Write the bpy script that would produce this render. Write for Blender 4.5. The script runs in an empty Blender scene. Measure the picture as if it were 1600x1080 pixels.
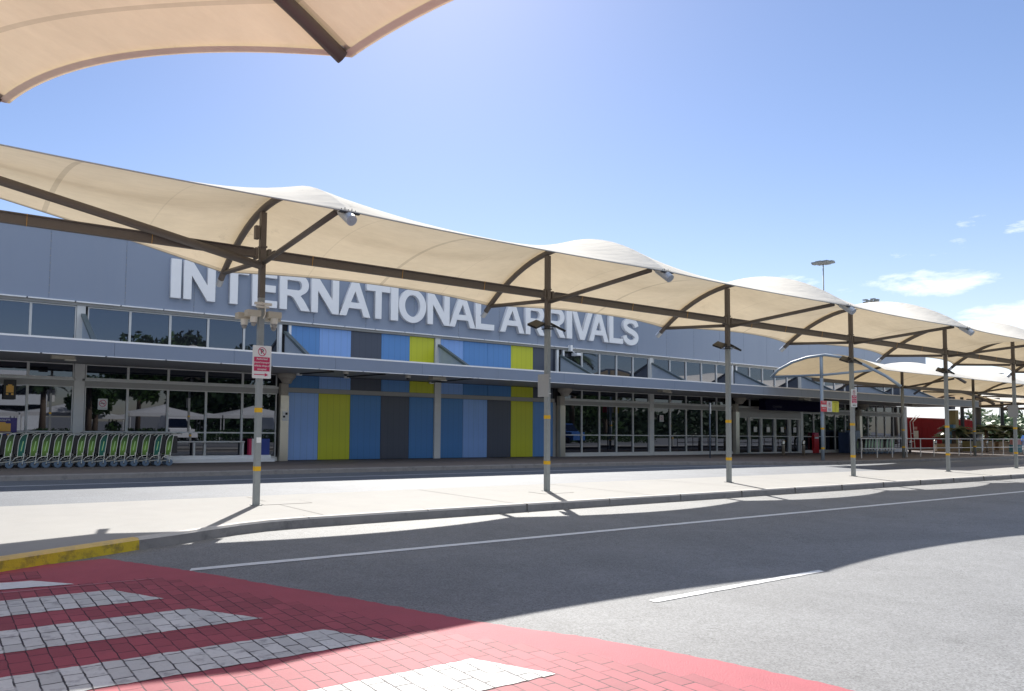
import bpy, bmesh, math, random
from mathutils import Vector, Matrix
random.seed(7)
sc = bpy.context.scene
COL = sc.collection
R = math.radians

# ------------------------------------------------------------------ camera
EYE = 1.70
RW = [[0.8478796215594695, -0.5299592644484864, 0.015598890005058853],
      [0.042701927671760204, 0.03893369173328658, -0.9983289603237667],
      [0.5284663591159673, 0.8471288837439298, 0.05564136599219058]]
cd = bpy.data.cameras.new("camera")
cam = bpy.data.objects.new("camera", cd)
COL.objects.link(cam)
r, d, f = [Vector(v).normalized() for v in RW]
cam.matrix_world = Matrix(((r.x, -d.x, -f.x, 0), (r.y, -d.y, -f.y, 0), (r.z, -d.z, -f.z, EYE), (0, 0, 0, 1)))
cd.sensor_width = 36
cd.lens = 1147.977 / 1600 * 36
cd.shift_x = (800 - 608.17) / 1600
cd.shift_y = (597.24 - 540) / 1600
cd.clip_end = 3000
cd.clip_start = 0.05
sc.camera = cam

# ------------------------------------------------------------------ light
SUN_EL, SUN_AZ = R(40.3), math.atan2(0.573, 0.82)      # azimuth from +Y towards +X
w = bpy.data.worlds.new("World")
sc.world = w
w.use_nodes = True
nt = w.node_tree
nt.nodes.clear()
def N(t, typ, **kw):
    n = t.nodes.new(typ)
    for k, v in kw.items():
        setattr(n, k, v)
    return n
def mth(t, op, a, b=None, c=None, clamp=False):
    n = t.nodes.new("ShaderNodeMath"); n.operation = op; n.use_clamp = clamp
    for i, x in enumerate((a, b, c)):
        if x is None: continue
        if isinstance(x, (int, float)): n.inputs[i].default_value = x
        else: t.links.new(x, n.inputs[i])
    return n.outputs[0]
sky = N(nt, "ShaderNodeTexSky", sky_type='NISHITA', sun_disc=False, sun_elevation=SUN_EL, sun_rotation=SUN_AZ)
sky.air_density = 1.0; sky.dust_density = 0.28; sky.ozone_density = 2.2; sky.altitude = 0
tc = N(nt, "ShaderNodeTexCoord")
sx = N(nt, "ShaderNodeSeparateXYZ")
nt.links.new(tc.outputs['Generated'], sx.inputs[0])
az = mth(nt, 'ARCTAN2', sx.outputs[0], sx.outputs[1])
el = mth(nt, 'ARCSINE', sx.outputs[2])
cv = N(nt, "ShaderNodeCombineXYZ")
nt.links.new(mth(nt, 'MULTIPLY', az, 1.0), cv.inputs[0])
nt.links.new(mth(nt, 'MULTIPLY', el, 3.2), cv.inputs[1])
noi = N(nt, "ShaderNodeTexNoise"); noi.inputs['Scale'].default_value = 16; noi.inputs['Detail'].default_value = 9
noi.inputs['Roughness'].default_value = 0.68; noi.inputs['Distortion'].default_value = 0.3
nt.links.new(cv.outputs[0], noi.inputs['Vector'])
dens = None
for a0, e0, wa, we, k in [(1.195, .163, .082, .019, 1.05), (1.31, .112, .12, .038, 1.2), (1.06, .175, .045, .012, .8),
                          (1.12, .165, .03, .010, .55), (1.235, .223, .026, .009, .72), (1.19, .197, .026, .012, .66), (1.215, .199, .020, .014, .66), (1.168, .196, .014, .006, .66), (1.275, .21, .024, .009, .7), (1.45, .16, .12, .03, .9),
                          (1.35, .06, .5, .03, .9), (.2, .05, .5, .02, .5)]:
    da = mth(nt, 'DIVIDE', mth(nt, 'SUBTRACT', az, a0), wa)
    de = mth(nt, 'DIVIDE', mth(nt, 'SUBTRACT', el, e0), we)
    r2 = mth(nt, 'ADD', mth(nt, 'MULTIPLY', da, da), mth(nt, 'MULTIPLY', de, de))
    m = mth(nt, 'MULTIPLY', mth(nt, 'SUBTRACT', 1.25, r2, clamp=True), k)
    dens = m if dens is None else mth(nt, 'MAXIMUM', dens, m)
aa = mth(nt, 'ABSOLUTE', az)
for a0, e0, wa, we, k in [(3.14, .95, 1.7, .62, 2.6)]:          # unseen cloud bank added behind the camera to brighten the facade
    da = mth(nt, 'DIVIDE', mth(nt, 'SUBTRACT', aa, a0), wa); de = mth(nt, 'DIVIDE', mth(nt, 'SUBTRACT', el, e0), we)
    r2 = mth(nt, 'ADD', mth(nt, 'MULTIPLY', da, da), mth(nt, 'MULTIPLY', de, de))
    dens = mth(nt, 'MAXIMUM', dens, mth(nt, 'MULTIPLY', mth(nt, 'SUBTRACT', 1.1, r2, clamp=True), k))
cl = mth(nt, 'ADD', mth(nt, 'MULTIPLY', noi.outputs['Fac'], 2.6), mth(nt, 'MULTIPLY', dens, 1.0))
cl = mth(nt, 'MULTIPLY', mth(nt, 'SUBTRACT', cl, 2.0), 1.5, clamp=True)
cl = mth(nt, 'MULTIPLY', cl, mth(nt, 'MULTIPLY', dens, 3, clamp=True))
cl = mth(nt, 'MULTIPLY', cl, 0.8)
mix = N(nt, "ShaderNodeMixRGB"); mix.inputs[2].default_value = (11, 11.4, 12, 1)
nt.links.new(cl, mix.inputs[0])
tint = N(nt, "ShaderNodeVectorMath", operation='MULTIPLY'); tint.inputs[1].default_value = (.96, .97, 1.10)
nt.links.new(sky.outputs[0], tint.inputs[0])
hz = N(nt, "ShaderNodeMixRGB"); hz.inputs[2].default_value = (9.6, 10.0, 10.8, 1)
hf = mth(nt, 'MULTIPLY', mth(nt, 'EXPONENT', mth(nt, 'MULTIPLY', mth(nt, 'ABSOLUTE', el), -11)), .9)
hf = mth(nt, 'MULTIPLY', hf, mth(nt, 'GREATER_THAN', sx.outputs[1], 0.0))
nt.links.new(hf, hz.inputs[0]); nt.links.new(tint.outputs[0], hz.inputs[1]); nt.links.new(hz.outputs[0], mix.inputs[1])
bg = N(nt, "ShaderNodeBackground"); bg.inputs[1].default_value = 0.066
wo = N(nt, "ShaderNodeOutputWorld")
nt.links.new(mix.outputs[0], bg.inputs[0]); nt.links.new(bg.outputs[0], wo.inputs[0])

sl = bpy.data.lights.new("sun", 'SUN'); sl.energy = 5.0; sl.angle = R(0.53); sl.color = (1.0, 0.955, 0.88)
so = bpy.data.objects.new("sun", sl); COL.objects.link(so)
sdir = Vector((math.sin(SUN_AZ) * math.cos(SUN_EL), math.cos(SUN_AZ) * math.cos(SUN_EL), math.sin(SUN_EL)))
so.rotation_euler = sdir.to_track_quat('Z', 'Y').to_euler(); so.location = (0, 0, 60)
sc.view_settings.view_transform = 'Standard'; sc.view_settings.look = 'None'
sc.view_settings.exposure = 0.90; sc.view_settings.gamma = 1

# ------------------------------------------------------------------ materials
MATS = {}
def setin(n, name, v):
    if name in n.inputs: n.inputs[name].default_value = v
def mat(name, col, rough=0.6, metal=0.0, var=0.12, scale=3.0, bump=0.0, bscale=40.0, spec=0.5, streak=False, dirt=None, dscale=1.2, obj=False):
    if name in MATS: return MATS[name]
    m = bpy.data.materials.new(name); m.use_nodes = True; MATS[name] = m
    t = m.node_tree; b = t.nodes['Principled BSDF']
    setin(b, 'Roughness', rough); setin(b, 'Metallic', metal); setin(b, 'Specular IOR Level', spec)
    g = N(t, "ShaderNodeNewGeometry"); src = g.outputs['Position']
    if obj: src = N(t, "ShaderNodeTexCoord").outputs['Object']
    if streak:
        mp = N(t, "ShaderNodeMapping"); mp.inputs['Scale'].default_value = (1, 1, .12); t.links.new(src, mp.inputs[0]); src = mp.outputs[0]
    n1 = N(t, "ShaderNodeTexNoise"); n1.inputs['Scale'].default_value = scale; n1.inputs['Detail'].default_value = 6; n1.inputs['Roughness'].default_value = .65
    t.links.new(src, n1.inputs['Vector'])
    k = mth(t, 'ADD', mth(t, 'MULTIPLY', n1.outputs['Fac'], 2 * var), 1 - var)
    mx = N(t, "ShaderNodeVectorMath", operation='SCALE'); mx.inputs[0].default_value = col[:3]
    t.links.new(k, mx.inputs['Scale']); out = mx.outputs[0]
    if dirt:
        n2 = N(t, "ShaderNodeTexNoise"); n2.inputs['Scale'].default_value = dscale; n2.inputs['Detail'].default_value = 8; n2.inputs['Roughness'].default_value = .7
        t.links.new(src, n2.inputs['Vector'])
        fac = mth(t, 'MULTIPLY', mth(t, 'SUBTRACT', n2.outputs['Fac'], dirt[1]), dirt[2], clamp=True)
        mm = N(t, "ShaderNodeMixRGB"); mm.inputs[2].default_value = (*dirt[0], 1)
        t.links.new(fac, mm.inputs[0]); t.links.new(out, mm.inputs[1]); out = mm.outputs[0]
    t.links.new(out, b.inputs['Base Color'])
    if bump:
        n3 = N(t, "ShaderNodeTexNoise"); n3.inputs['Scale'].default_value = bscale; n3.inputs['Detail'].default_value = 4
        t.links.new(src, n3.inputs['Vector'])
        bp = N(t, "ShaderNodeBump"); bp.inputs['Strength'].default_value = bump; bp.inputs['Distance'].default_value = .01
        t.links.new(n3.outputs['Fac'], bp.inputs['Height']); t.links.new(bp.outputs[0], b.inputs['Normal'])
    return m
def asphalt(name, col, k=1.0, crack=0.0):
    m = bpy.data.materials.new(name); m.use_nodes = True; MATS[name] = m
    t = m.node_tree; b = t.nodes['Principled BSDF']; setin(b, 'Roughness', .72); setin(b, 'Specular IOR Level', .5)
    src = N(t, "ShaderNodeNewGeometry").outputs['Position']
    def noise(s, d=4, ro=.6, dist=0):
        n = N(t, "ShaderNodeTexNoise"); n.inputs['Scale'].default_value = s; n.inputs['Detail'].default_value = d
        n.inputs['Roughness'].default_value = ro; n.inputs['Distortion'].default_value = dist
        t.links.new(src, n.inputs['Vector']); return n.outputs['Fac']
    v = N(t, "ShaderNodeTexVoronoi"); v.inputs['Scale'].default_value = 75; t.links.new(src, v.inputs['Vector'])
    sp = N(t, "ShaderNodeSeparateColor"); t.links.new(v.outputs['Color'], sp.inputs[0])
    st = mth(t, 'ADD', mth(t, 'MULTIPLY', sp.outputs[0], .8 * k), 1 - .4 * k)
    pit = mth(t, 'GREATER_THAN', mth(t, 'ADD', noise(48, 2, .6), mth(t, 'MULTIPLY', mth(t, 'SUBTRACT', noise(.8, 5, .7), .5), .36)), .64)
    big = mth(t, 'ADD', mth(t, 'MULTIPLY', noise(.55, 7, .72, .4), .75), .62)
    med = mth(t, 'ADD', mth(t, 'MULTIPLY', noise(6, 6, .7), .35), .82)
    kk = mth(t, 'MULTIPLY', mth(t, 'MULTIPLY', st, big), mth(t, 'MULTIPLY', med, mth(t, 'SUBTRACT', 1, mth(t, 'MULTIPLY', pit, .62 * k))))
    ck = mth(t, 'LESS_THAN', mth(t, 'ABSOLUTE', mth(t, 'SUBTRACT', noise(.9, 8, .6, .8), .5)), .0022)
    ck = mth(t, 'MULTIPLY', ck, mth(t, 'GREATER_THAN', noise(.21, 2), .53))
    dr = mth(t, 'MULTIPLY', mth(t, 'SUBTRACT', noise(2.3, 3, .5), .68), 6, clamp=True)
    kk = mth(t, 'MULTIPLY', kk, mth(t, 'SUBTRACT', 1, mth(t, 'MAXIMUM', mth(t, 'MULTIPLY', ck, .5), mth(t, 'MULTIPLY', dr, .4))))
    mx = N(t, "ShaderNodeVectorMath", operation='SCALE'); mx.inputs[0].default_value = col
    t.links.new(kk, mx.inputs['Scale']); t.links.new(mx.outputs[0], b.inputs['Base Color'])
    bp = N(t, "ShaderNodeBump"); bp.inputs['Strength'].default_value = .6; bp.inputs['Distance'].default_value = .004
    t.links.new(mth(t, 'ADD', noise(160, 3), mth(t, 'MULTIPLY', sp.outputs[1], .5)), bp.inputs['Height']); t.links.new(bp.outputs[0], b.inputs['Normal'])
    return m
def paver(name, col, joint, wear=None, wk=0.55, jw=.012):
    m = bpy.data.materials.new(name); m.use_nodes = True; MATS[name] = m
    t = m.node_tree; b = t.nodes['Principled BSDF']; setin(b, 'Roughness', .68); setin(b, 'Specular IOR Level', .35)
    src = N(t, "ShaderNodeNewGeometry").outputs['Position']
    sx = N(t, "ShaderNodeSeparateXYZ"); t.links.new(src, sx.inputs[0])
    wob = N(t, "ShaderNodeTexNoise"); wob.inputs['Scale'].default_value = 9; wob.inputs['Detail'].default_value = 3; t.links.new(src, wob.inputs['Vector'])
    wv = mth(t, 'MULTIPLY', mth(t, 'SUBTRACT', wob.outputs['Fac'], .5), .022)
    cx = N(t, "ShaderNodeCombineXYZ")
    t.links.new(mth(t, 'ADD', sx.outputs[1], wv), cx.inputs[0]); t.links.new(mth(t, 'ADD', mth(t, 'SUBTRACT', sx.outputs[0], .527), wv), cx.inputs[1])
    br = N(t, "ShaderNodeTexBrick"); br.offset = .5; br.inputs['Scale'].default_value = 1; br.inputs['Mortar Size'].default_value = jw * .5
    br.inputs['Mortar Smooth'].default_value = .25; br.inputs['Brick Width'].default_value = .225; br.inputs['Row Height'].default_value = .1385
    br.inputs['Color1'].default_value = (1, 1, 1, 1); br.inputs['Color2'].default_value = (.74, .74, .74, 1); br.inputs['Mortar'].default_value = (.9, .9, .9, 1)
    t.links.new(cx.outputs[0], br.inputs['Vector'])
    def noise(s, d=6, ro=.65):
        n = N(t, "ShaderNodeTexNoise"); n.inputs['Scale'].default_value = s; n.inputs['Detail'].default_value = d; n.inputs['Roughness'].default_value = ro
        t.links.new(src, n.inputs['Vector']); return n.outputs['Fac']
    k = mth(t, 'ADD', mth(t, 'MULTIPLY', noise(2.2), .4), .8)
    k = mth(t, 'MULTIPLY', k, mth(t, 'ADD', mth(t, 'MULTIPLY', noise(45, 3), .25), .87))
    sc1 = N(t, "ShaderNodeVectorMath", operation='SCALE'); sc1.inputs[0].default_value = col; t.links.new(k, sc1.inputs['Scale'])
    ml = N(t, "ShaderNodeVectorMath", operation='MULTIPLY'); t.links.new(sc1.outputs[0], ml.inputs[0]); t.links.new(br.outputs['Color'], ml.inputs[1])
    out = ml.outputs[0]
    if wear:
        fac = mth(t, 'MULTIPLY', mth(t, 'SUBTRACT', noise(5.5, 9, .72), wk), 5.0, clamp=True)
        mm = N(t, "ShaderNodeMixRGB"); mm.inputs[2].default_value = (*wear, 1)
        t.links.new(fac, mm.inputs[0]); t.links.new(out, mm.inputs[1]); out = mm.outputs[0]
    jf = mth(t, 'MULTIPLY', br.outputs['Fac'], mth(t, 'MULTIPLY', mth(t, 'SUBTRACT', noise(3.1, 4), .30), 4.5, clamp=True))
    m2 = N(t, "ShaderNodeMixRGB"); m2.inputs[2].default_value = (*joint, 1)
    t.links.new(jf, m2.inputs[0]); t.links.new(out, m2.inputs[1]); t.links.new(m2.outputs[0], b.inputs['Base Color'])
    bp = N(t, "ShaderNodeBump"); bp.inputs['Strength'].default_value = .8; bp.inputs['Distance'].default_value = .006
    h = mth(t, 'ADD', mth(t, 'MULTIPLY', br.outputs['Fac'], -1.0), mth(t, 'MULTIPLY', noise(60, 3), .25))
    t.links.new(h, bp.inputs['Height']); t.links.new(bp.outputs[0], b.inputs['Normal'])
    return m
def fabric(name, col, trans=0.5, seam=False):
    m = bpy.data.materials.new(name); m.use_nodes = True; MATS[name] = m
    t = m.node_tree; t.nodes.remove(t.nodes['Principled BSDF'])
    out = t.nodes['Material Output']; src = N(t, "ShaderNodeNewGeometry").outputs['Position']
    def noise(s, d=6, ro=.65, sv=src):
        n = N(t, "ShaderNodeTexNoise"); n.inputs['Scale'].default_value = s; n.inputs['Detail'].default_value = d; n.inputs['Roughness'].default_value = ro
        t.links.new(sv, n.inputs['Vector']); return n.outputs['Fac']
    mp = N(t, "ShaderNodeMapping"); mp.inputs['Scale'].default_value = (.7, 2.6, 1); mp.inputs['Rotation'].default_value = (0, 0, .5); t.links.new(src, mp.inputs[0])
    k = mth(t, 'MULTIPLY', mth(t, 'ADD', mth(t, 'MULTIPLY', noise(.9), .26), .87), mth(t, 'ADD', mth(t, 'MULTIPLY', noise(3, 5, .7, mp.outputs[0]), .22), .89))
    if seam:
        uv = N(t, "ShaderNodeUVMap"); us = N(t, "ShaderNodeSeparateXYZ"); t.links.new(uv.outputs[0], us.inputs[0])
        dd = mth(t, 'ABSOLUTE', mth(t, 'SUBTRACT', us.outputs[0], .5))
        k = mth(t, 'MULTIPLY', k, mth(t, 'SUBTRACT', 1, mth(t, 'MULTIPLY', mth(t, 'LESS_THAN', dd, seam), .20)))
        if seam > .01: ar_ = None
        de = mth(t, 'GREATER_THAN', mth(t, 'ABSOLUTE', mth(t, 'SUBTRACT', us.outputs[1], .5)), .486)
        k = mth(t, 'MULTIPLY', k, mth(t, 'SUBTRACT', 1, mth(t, 'MULTIPLY', de, .28)))
    if seam:
        ar_ = mth(t, 'MULTIPLY', mth(t, 'SUBTRACT', mth(t, 'ABSOLUTE', mth(t, 'SUBTRACT', us.outputs[0], .5)), .36), 7, clamp=True)
        st_ = mth(t, 'MULTIPLY', mth(t, 'SUBTRACT', noise(2.6, 9, .78), .56), 7, clamp=True)
        k = mth(t, 'MULTIPLY', k, mth(t, 'SUBTRACT', 1, mth(t, 'MULTIPLY', mth(t, 'MULTIPLY', ar_, st_), .34)))
        for q_ in ((.25, .75) if seam < .01 else ()): k = mth(t, 'MULTIPLY', k, mth(t, 'SUBTRACT', 1, mth(t, 'MULTIPLY', mth(t, 'LESS_THAN', mth(t, 'ABSOLUTE', mth(t, 'SUBTRACT', us.outputs[0], q_)), seam * .3), .10)))
    s1 = N(t, "ShaderNodeVectorMath", operation='SCALE'); s1.inputs[0].default_value = col; t.links.new(k, s1.inputs['Scale'])
    s2 = N(t, "ShaderNodeVectorMath", operation='MULTIPLY'); s2.inputs[1].default_value = (.72, .61, .43); t.links.new(s1.outputs[0], s2.inputs[0])
    s3 = N(t, "ShaderNodeVectorMath", operation='SCALE'); s3.inputs[0].default_value = (.88, .84, .76); t.links.new(k, s3.inputs['Scale'])
    df = N(t, "ShaderNodeBsdfDiffuse"); tr = N(t, "ShaderNodeBsdfTranslucent"); mx = N(t, "ShaderNodeMixShader"); mx.inputs[0].default_value = trans
    t.links.new((s3 if trans < .29 or seam else s1).outputs[0], df.inputs[0]); t.links.new(s2.outputs[0], tr.inputs[0])
    bp = N(t, "ShaderNodeBump"); bp.inputs['Strength'].default_value = .35; bp.inputs['Distance'].default_value = .05
    t.links.new(noise(2.2, 4, .5, mp.outputs[0]), bp.inputs['Height'])
    t.links.new(bp.outputs[0], df.inputs['Normal'])
    t.links.new(df.outputs[0], mx.inputs[1]); t.links.new(tr.outputs[0], mx.inputs[2]); t.links.new(mx.outputs[0], out.inputs[0])
    return m
def glass(name, tint, ior=2.3, clear=0.0, rough=.012):
    m = bpy.data.materials.new(name); m.use_nodes = True; MATS[name] = m
    t = m.node_tree; t.nodes.remove(t.nodes['Principled BSDF']); out = t.nodes['Material Output']
    fr = N(t, "ShaderNodeFresnel"); fr.inputs[0].default_value = ior
    df = N(t, "ShaderNodeBsdfDiffuse"); df.inputs[0].default_value = (*tint, 1)
    gl = N(t, "ShaderNodeBsdfGlossy"); gl.inputs[0].default_value = (.84, .88, 1, 1); gl.inputs['Roughness'].default_value = rough
    body = df.outputs[0]
    if clear:
        tr = N(t, "ShaderNodeBsdfTransparent"); tr.inputs[0].default_value = (.62, .68, .7, 1)
        m1 = N(t, "ShaderNodeMixShader"); m1.inputs[0].default_value = clear
        t.links.new(body, m1.inputs[1]); t.links.new(tr.outputs[0], m1.inputs[2]); body = m1.outputs[0]
    mx = N(t, "ShaderNodeMixShader"); t.links.new(fr.outputs[0], mx.inputs[0]); t.links.new(body, mx.inputs[1]); t.links.new(gl.outputs[0], mx.inputs[2])
    t.links.new(mx.outputs[0], out.inputs[0]); return m
def gradient_green(name, top, mid):
    m = bpy.data.materials.new(name); m.use_nodes = True; MATS[name] = m
    t = m.node_tree; b = t.nodes['Principled BSDF']; setin(b, 'Roughness', .4)
    tc = N(t, "ShaderNodeTexCoord"); sx = N(t, "ShaderNodeSeparateXYZ"); t.links.new(tc.outputs['Object'], sx.inputs[0])
    f = mth(t, 'SUBTRACT', 1, mth(t, 'MULTIPLY', mth(t, 'ABSOLUTE', mth(t, 'SUBTRACT', sx.outputs[2], .6)), 2.6), clamp=True)
    mm = N(t, "ShaderNodeMixRGB"); mm.inputs[1].default_value = (*top, 1); mm.inputs[2].default_value = (*mid, 1)
    t.links.new(f, mm.inputs[0]); t.links.new(mm.outputs[0], b.inputs['Base Color']); return m

M = dict(
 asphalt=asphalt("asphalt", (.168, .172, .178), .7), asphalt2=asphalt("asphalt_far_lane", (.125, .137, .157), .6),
 red_brick=paver("red_pavers", (.33, .066, .088), (.03, .008, .016), wear=(.24, .06, .075), wk=.54, jw=.010),
 white_brick=paver("white_painted_pavers", (.60, .60, .59), (.04, .035, .04), wear=(.17, .16, .175), wk=.535, jw=.014),
 red_smooth=mat("red_coating", (.335, .066, .088), .68, spec=.35, var=.2, scale=2.5, bump=.5, bscale=90, dirt=((.30, .10, .12), .58, 3), dscale=4),
 line=mat("road_line_paint", (.62, .63, .64), .6, var=.2, scale=14, dirt=((.22, .22, .22), .60, 6), dscale=22),
 concrete=mat("concrete", (.272, .268, .26), .85, var=.12, scale=1.3, bump=.25, bscale=120, dirt=((.28, .268, .25), .55, 3.5), dscale=2.2),
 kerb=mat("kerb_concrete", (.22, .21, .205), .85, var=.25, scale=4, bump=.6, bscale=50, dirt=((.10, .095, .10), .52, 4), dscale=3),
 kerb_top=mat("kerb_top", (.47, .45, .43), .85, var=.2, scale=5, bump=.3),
 kerb_yellow=mat("yellow_kerb_paint", (.56, .40, .02), .7, var=.15, scale=6, bump=.5, bscale=60, dirt=((.13, .10, .04), .47, 4), dscale=7),
 footpath=mat("footpath_paving", (.15, .13, .125), .8, var=.2, scale=3, bump=.3, bscale=60),
 joint=mat("joint_dark", (.16, .15, .14), .9),
 cladding=mat("blue_grey_cladding", (.235, .28, .37), .42, var=.07, scale=.5, streak=True, dirt=((.27, .31, .39), .5, 1.6), dscale=1.1),
 cladding2=mat("fascia_cladding", (.205, .25, .34), .42, var=.08, scale=.7, streak=True),
 trim=mat("white_trim", (.84, .85, .86), .4, var=.06),
 alu=mat("aluminium_frame", (.66, .66, .64), .45, var=.08, scale=5, metal=.0),
 alu_dull=mat("aluminium_rail", (.36, .355, .34), .5, var=.1, scale=3),
 dark=mat("shadow_gap", (.015, .015, .018), .8),
 soffit=mat("soffit_panel", (.36, .36, .37), .6, var=.05),
 steel=mat("stainless_steel", (.60, .56, .48), .28, metal=.85, var=.08, scale=2),
 stone=mat("precast_column", (.40, .36, .31), .8, var=.15, scale=6),
 letter=mat("letter_white", (.85, .86, .88), .35, var=.03), letter_side=mat("letter_return", (.46, .44, .42), .5),
 galv=mat("galvanised_paint", (.28, .295, .285), .5, var=.16, scale=7, dirt=((.17, .17, .155), .6, 4), dscale=9),
 shaded_steel=mat("brown_shaded_steel", (.125, .108, .096), .5, var=.14, scale=5, dirt=((.18, .15, .12), .6, 3), dscale=4),  # brown tone carries the warm canopy shade on the upper galvanised steel
 blue_steel=mat("blue_grey_steel", (.36, .42, .46), .45, var=.08),
 silver=mat("silver_cap", (.50, .53, .56), .35, metal=.3),
 band=mat("yellow_band", (.75, .42, .01), .5, var=.1, scale=30),
 fab=fabric("cream_shade_cloth", (.80, .73, .60), .23, seam=.006),
 fab2=fabric("cream_shade_cloth_near", (.78, .70, .57), .235, seam=.022),
 white_fab=mat("white_marquee_fabric", (.55, .55, .55), .7),
 glass=glass("tinted_glass", (.004, .005, .009), 2.0), glass_up=glass("grey_tinted_glass", (.018, .019, .024), 2.2),
 glass_clear=glass("clear_glass", (.006, .007, .01), 1.9, clear=.75),
 sign_white=mat("sign_white", (.74, .73, .70), .45, var=.03), sign_red=mat("sign_red", (.55, .025, .10), .45, var=.04),
 black=mat("black_print", (.012, .012, .014), .5), rubber=mat("rubber", (.03, .03, .032), .7),
 sign_yellow=mat("sign_yellow", (.72, .68, .03), .45), sign_red2=mat("sign_red_board", (.66, .05, .07), .45),
 purple=mat("sign_purple", (.035, .02, .17), .4), gold=mat("sign_gold", (.75, .40, .06), .4), navy=mat("sign_navy", (.006, .005, .03), .85, spec=.1),
 wheel=mat("grey_wheel", (.10, .15, .22), .5, var=.1), chrome=mat("trolley_tube", (.62, .62, .56), .3, metal=.5),
 green=gradient_green("green_banner", (.008, .045, .012), (.17, .32, .04)), teal=gradient_green("teal_banner", (.0, .07, .045), (.01, .16, .11)),
 palegreen=gradient_green("pale_green_banner", (.08, .22, .12), (.35, .60, .40)),
 basket=mat("basket_dark", (.03, .028, .03), .6),
 beige=mat("camera_housing", (.46, .42, .34), .5), dome=mat("camera_dome", (.02, .02, .022), .1), cream=mat("camera_collar", (.66, .62, .54), .45),
 lampblack=mat("lamp_black", (.012, .011, .012), .4), lens=mat("lamp_lens", (.35, .30, .22), .25),
 leaf=mat("leaf_green", (.055, .11, .025), .55, var=.5, scale=1.4), leaf2=mat("leaf_dark", (.028, .055, .02), .5, var=.5, scale=2),
 palm=mat("palm_leaf", (.05, .085, .03), .45, var=.4, scale=3), bark=mat("bark", (.11, .08, .055), .9, var=.3, scale=5, bump=.8, bscale=18),
 redwall=mat("red_hoarding", (.26, .006, .014), .7, spec=.15, var=.12, scale=2), khaki=mat("khaki_pillar", (.26, .22, .09), .6), tealblue=mat("blue_pillar", (.05, .16, .26), .5),
 planter=mat("planter_timber", (.30, .19, .085), .7, var=.25, scale=4), pink=mat("pink_plastic", (.55, .24, .22), .5), tealbin=mat("teal_plastic", (.08, .24, .28), .5),
 yellow_chair=mat("yellow_chair", (.8, .45, .03), .4), white_wall=mat("white_render", (.70, .72, .74), .7), roofred=mat("orange_roof", (.45, .13, .06), .8),
 van=mat("white_van_paint", (.78, .78, .79), .25), bluecar=mat("blue_car_paint", (.03, .10, .30), .25), machine=mat("machine_blue", (.04, .07, .16), .4), machine2=mat("machine_grey", (.14, .19, .28), .4),
 fridge=mat("red_fridge", (.5, .01, .02), .4), interior=mat("interior_wall", (.10, .10, .11), .8), hedge=mat("hedge_leaf", (.04, .09, .02), .6, var=.5, scale=3),
)
PCOL = {}
for n, c in dict(blue=(.065, .22, .50), light=(.24, .42, .80), peri=(.27, .45, .82), lime=(.58, .60, .025), grey=(.07, .082, .115), midblue=(.11, .28, .60), navy=(.025, .03, .05)).items():
    PCOL[n] = mat("panel_" + n, c, .38, var=.05, scale=.8, streak=True, dirt=(tuple(x * .72 for x in c), .58, 1.6), dscale=.9)

for n_ in list(PCOL):                       # fine vertical pressed ribs in the sheet
    m_ = PCOL[n_]; t_ = m_.node_tree; b_ = t_.nodes['Principled BSDF']; l_ = b_.inputs['Base Color'].links[0].from_socket
    g_ = N(t_, "ShaderNodeNewGeometry"); x_ = N(t_, "ShaderNodeSeparateXYZ"); t_.links.new(g_.outputs['Position'], x_.inputs[0])
    rb = mth(t_, 'LESS_THAN', mth(t_, 'FRACT', mth(t_, 'MULTIPLY', x_.outputs[0], 3.4)), .10)
    gr = mth(t_, 'MULTIPLY', mth(t_, 'SUBTRACT', 1.0, mth(t_, 'MULTIPLY', mth(t_, 'SUBTRACT', x_.outputs[2], .15), 1.6), clamp=True), .22)
    kf = mth(t_, 'SUBTRACT', mth(t_, 'SUBTRACT', 1, mth(t_, 'MULTIPLY', rb, .13)), mth(t_, 'MULTIPLY', gr, t_.nodes['Noise Texture'].outputs['Fac']))
    v_ = N(t_, "ShaderNodeVectorMath", operation='SCALE'); t_.links.new(l_, v_.inputs[0]); t_.links.new(kf, v_.inputs['Scale']); t_.links.new(v_.outputs[0], b_.inputs['Base Color'])

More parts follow.
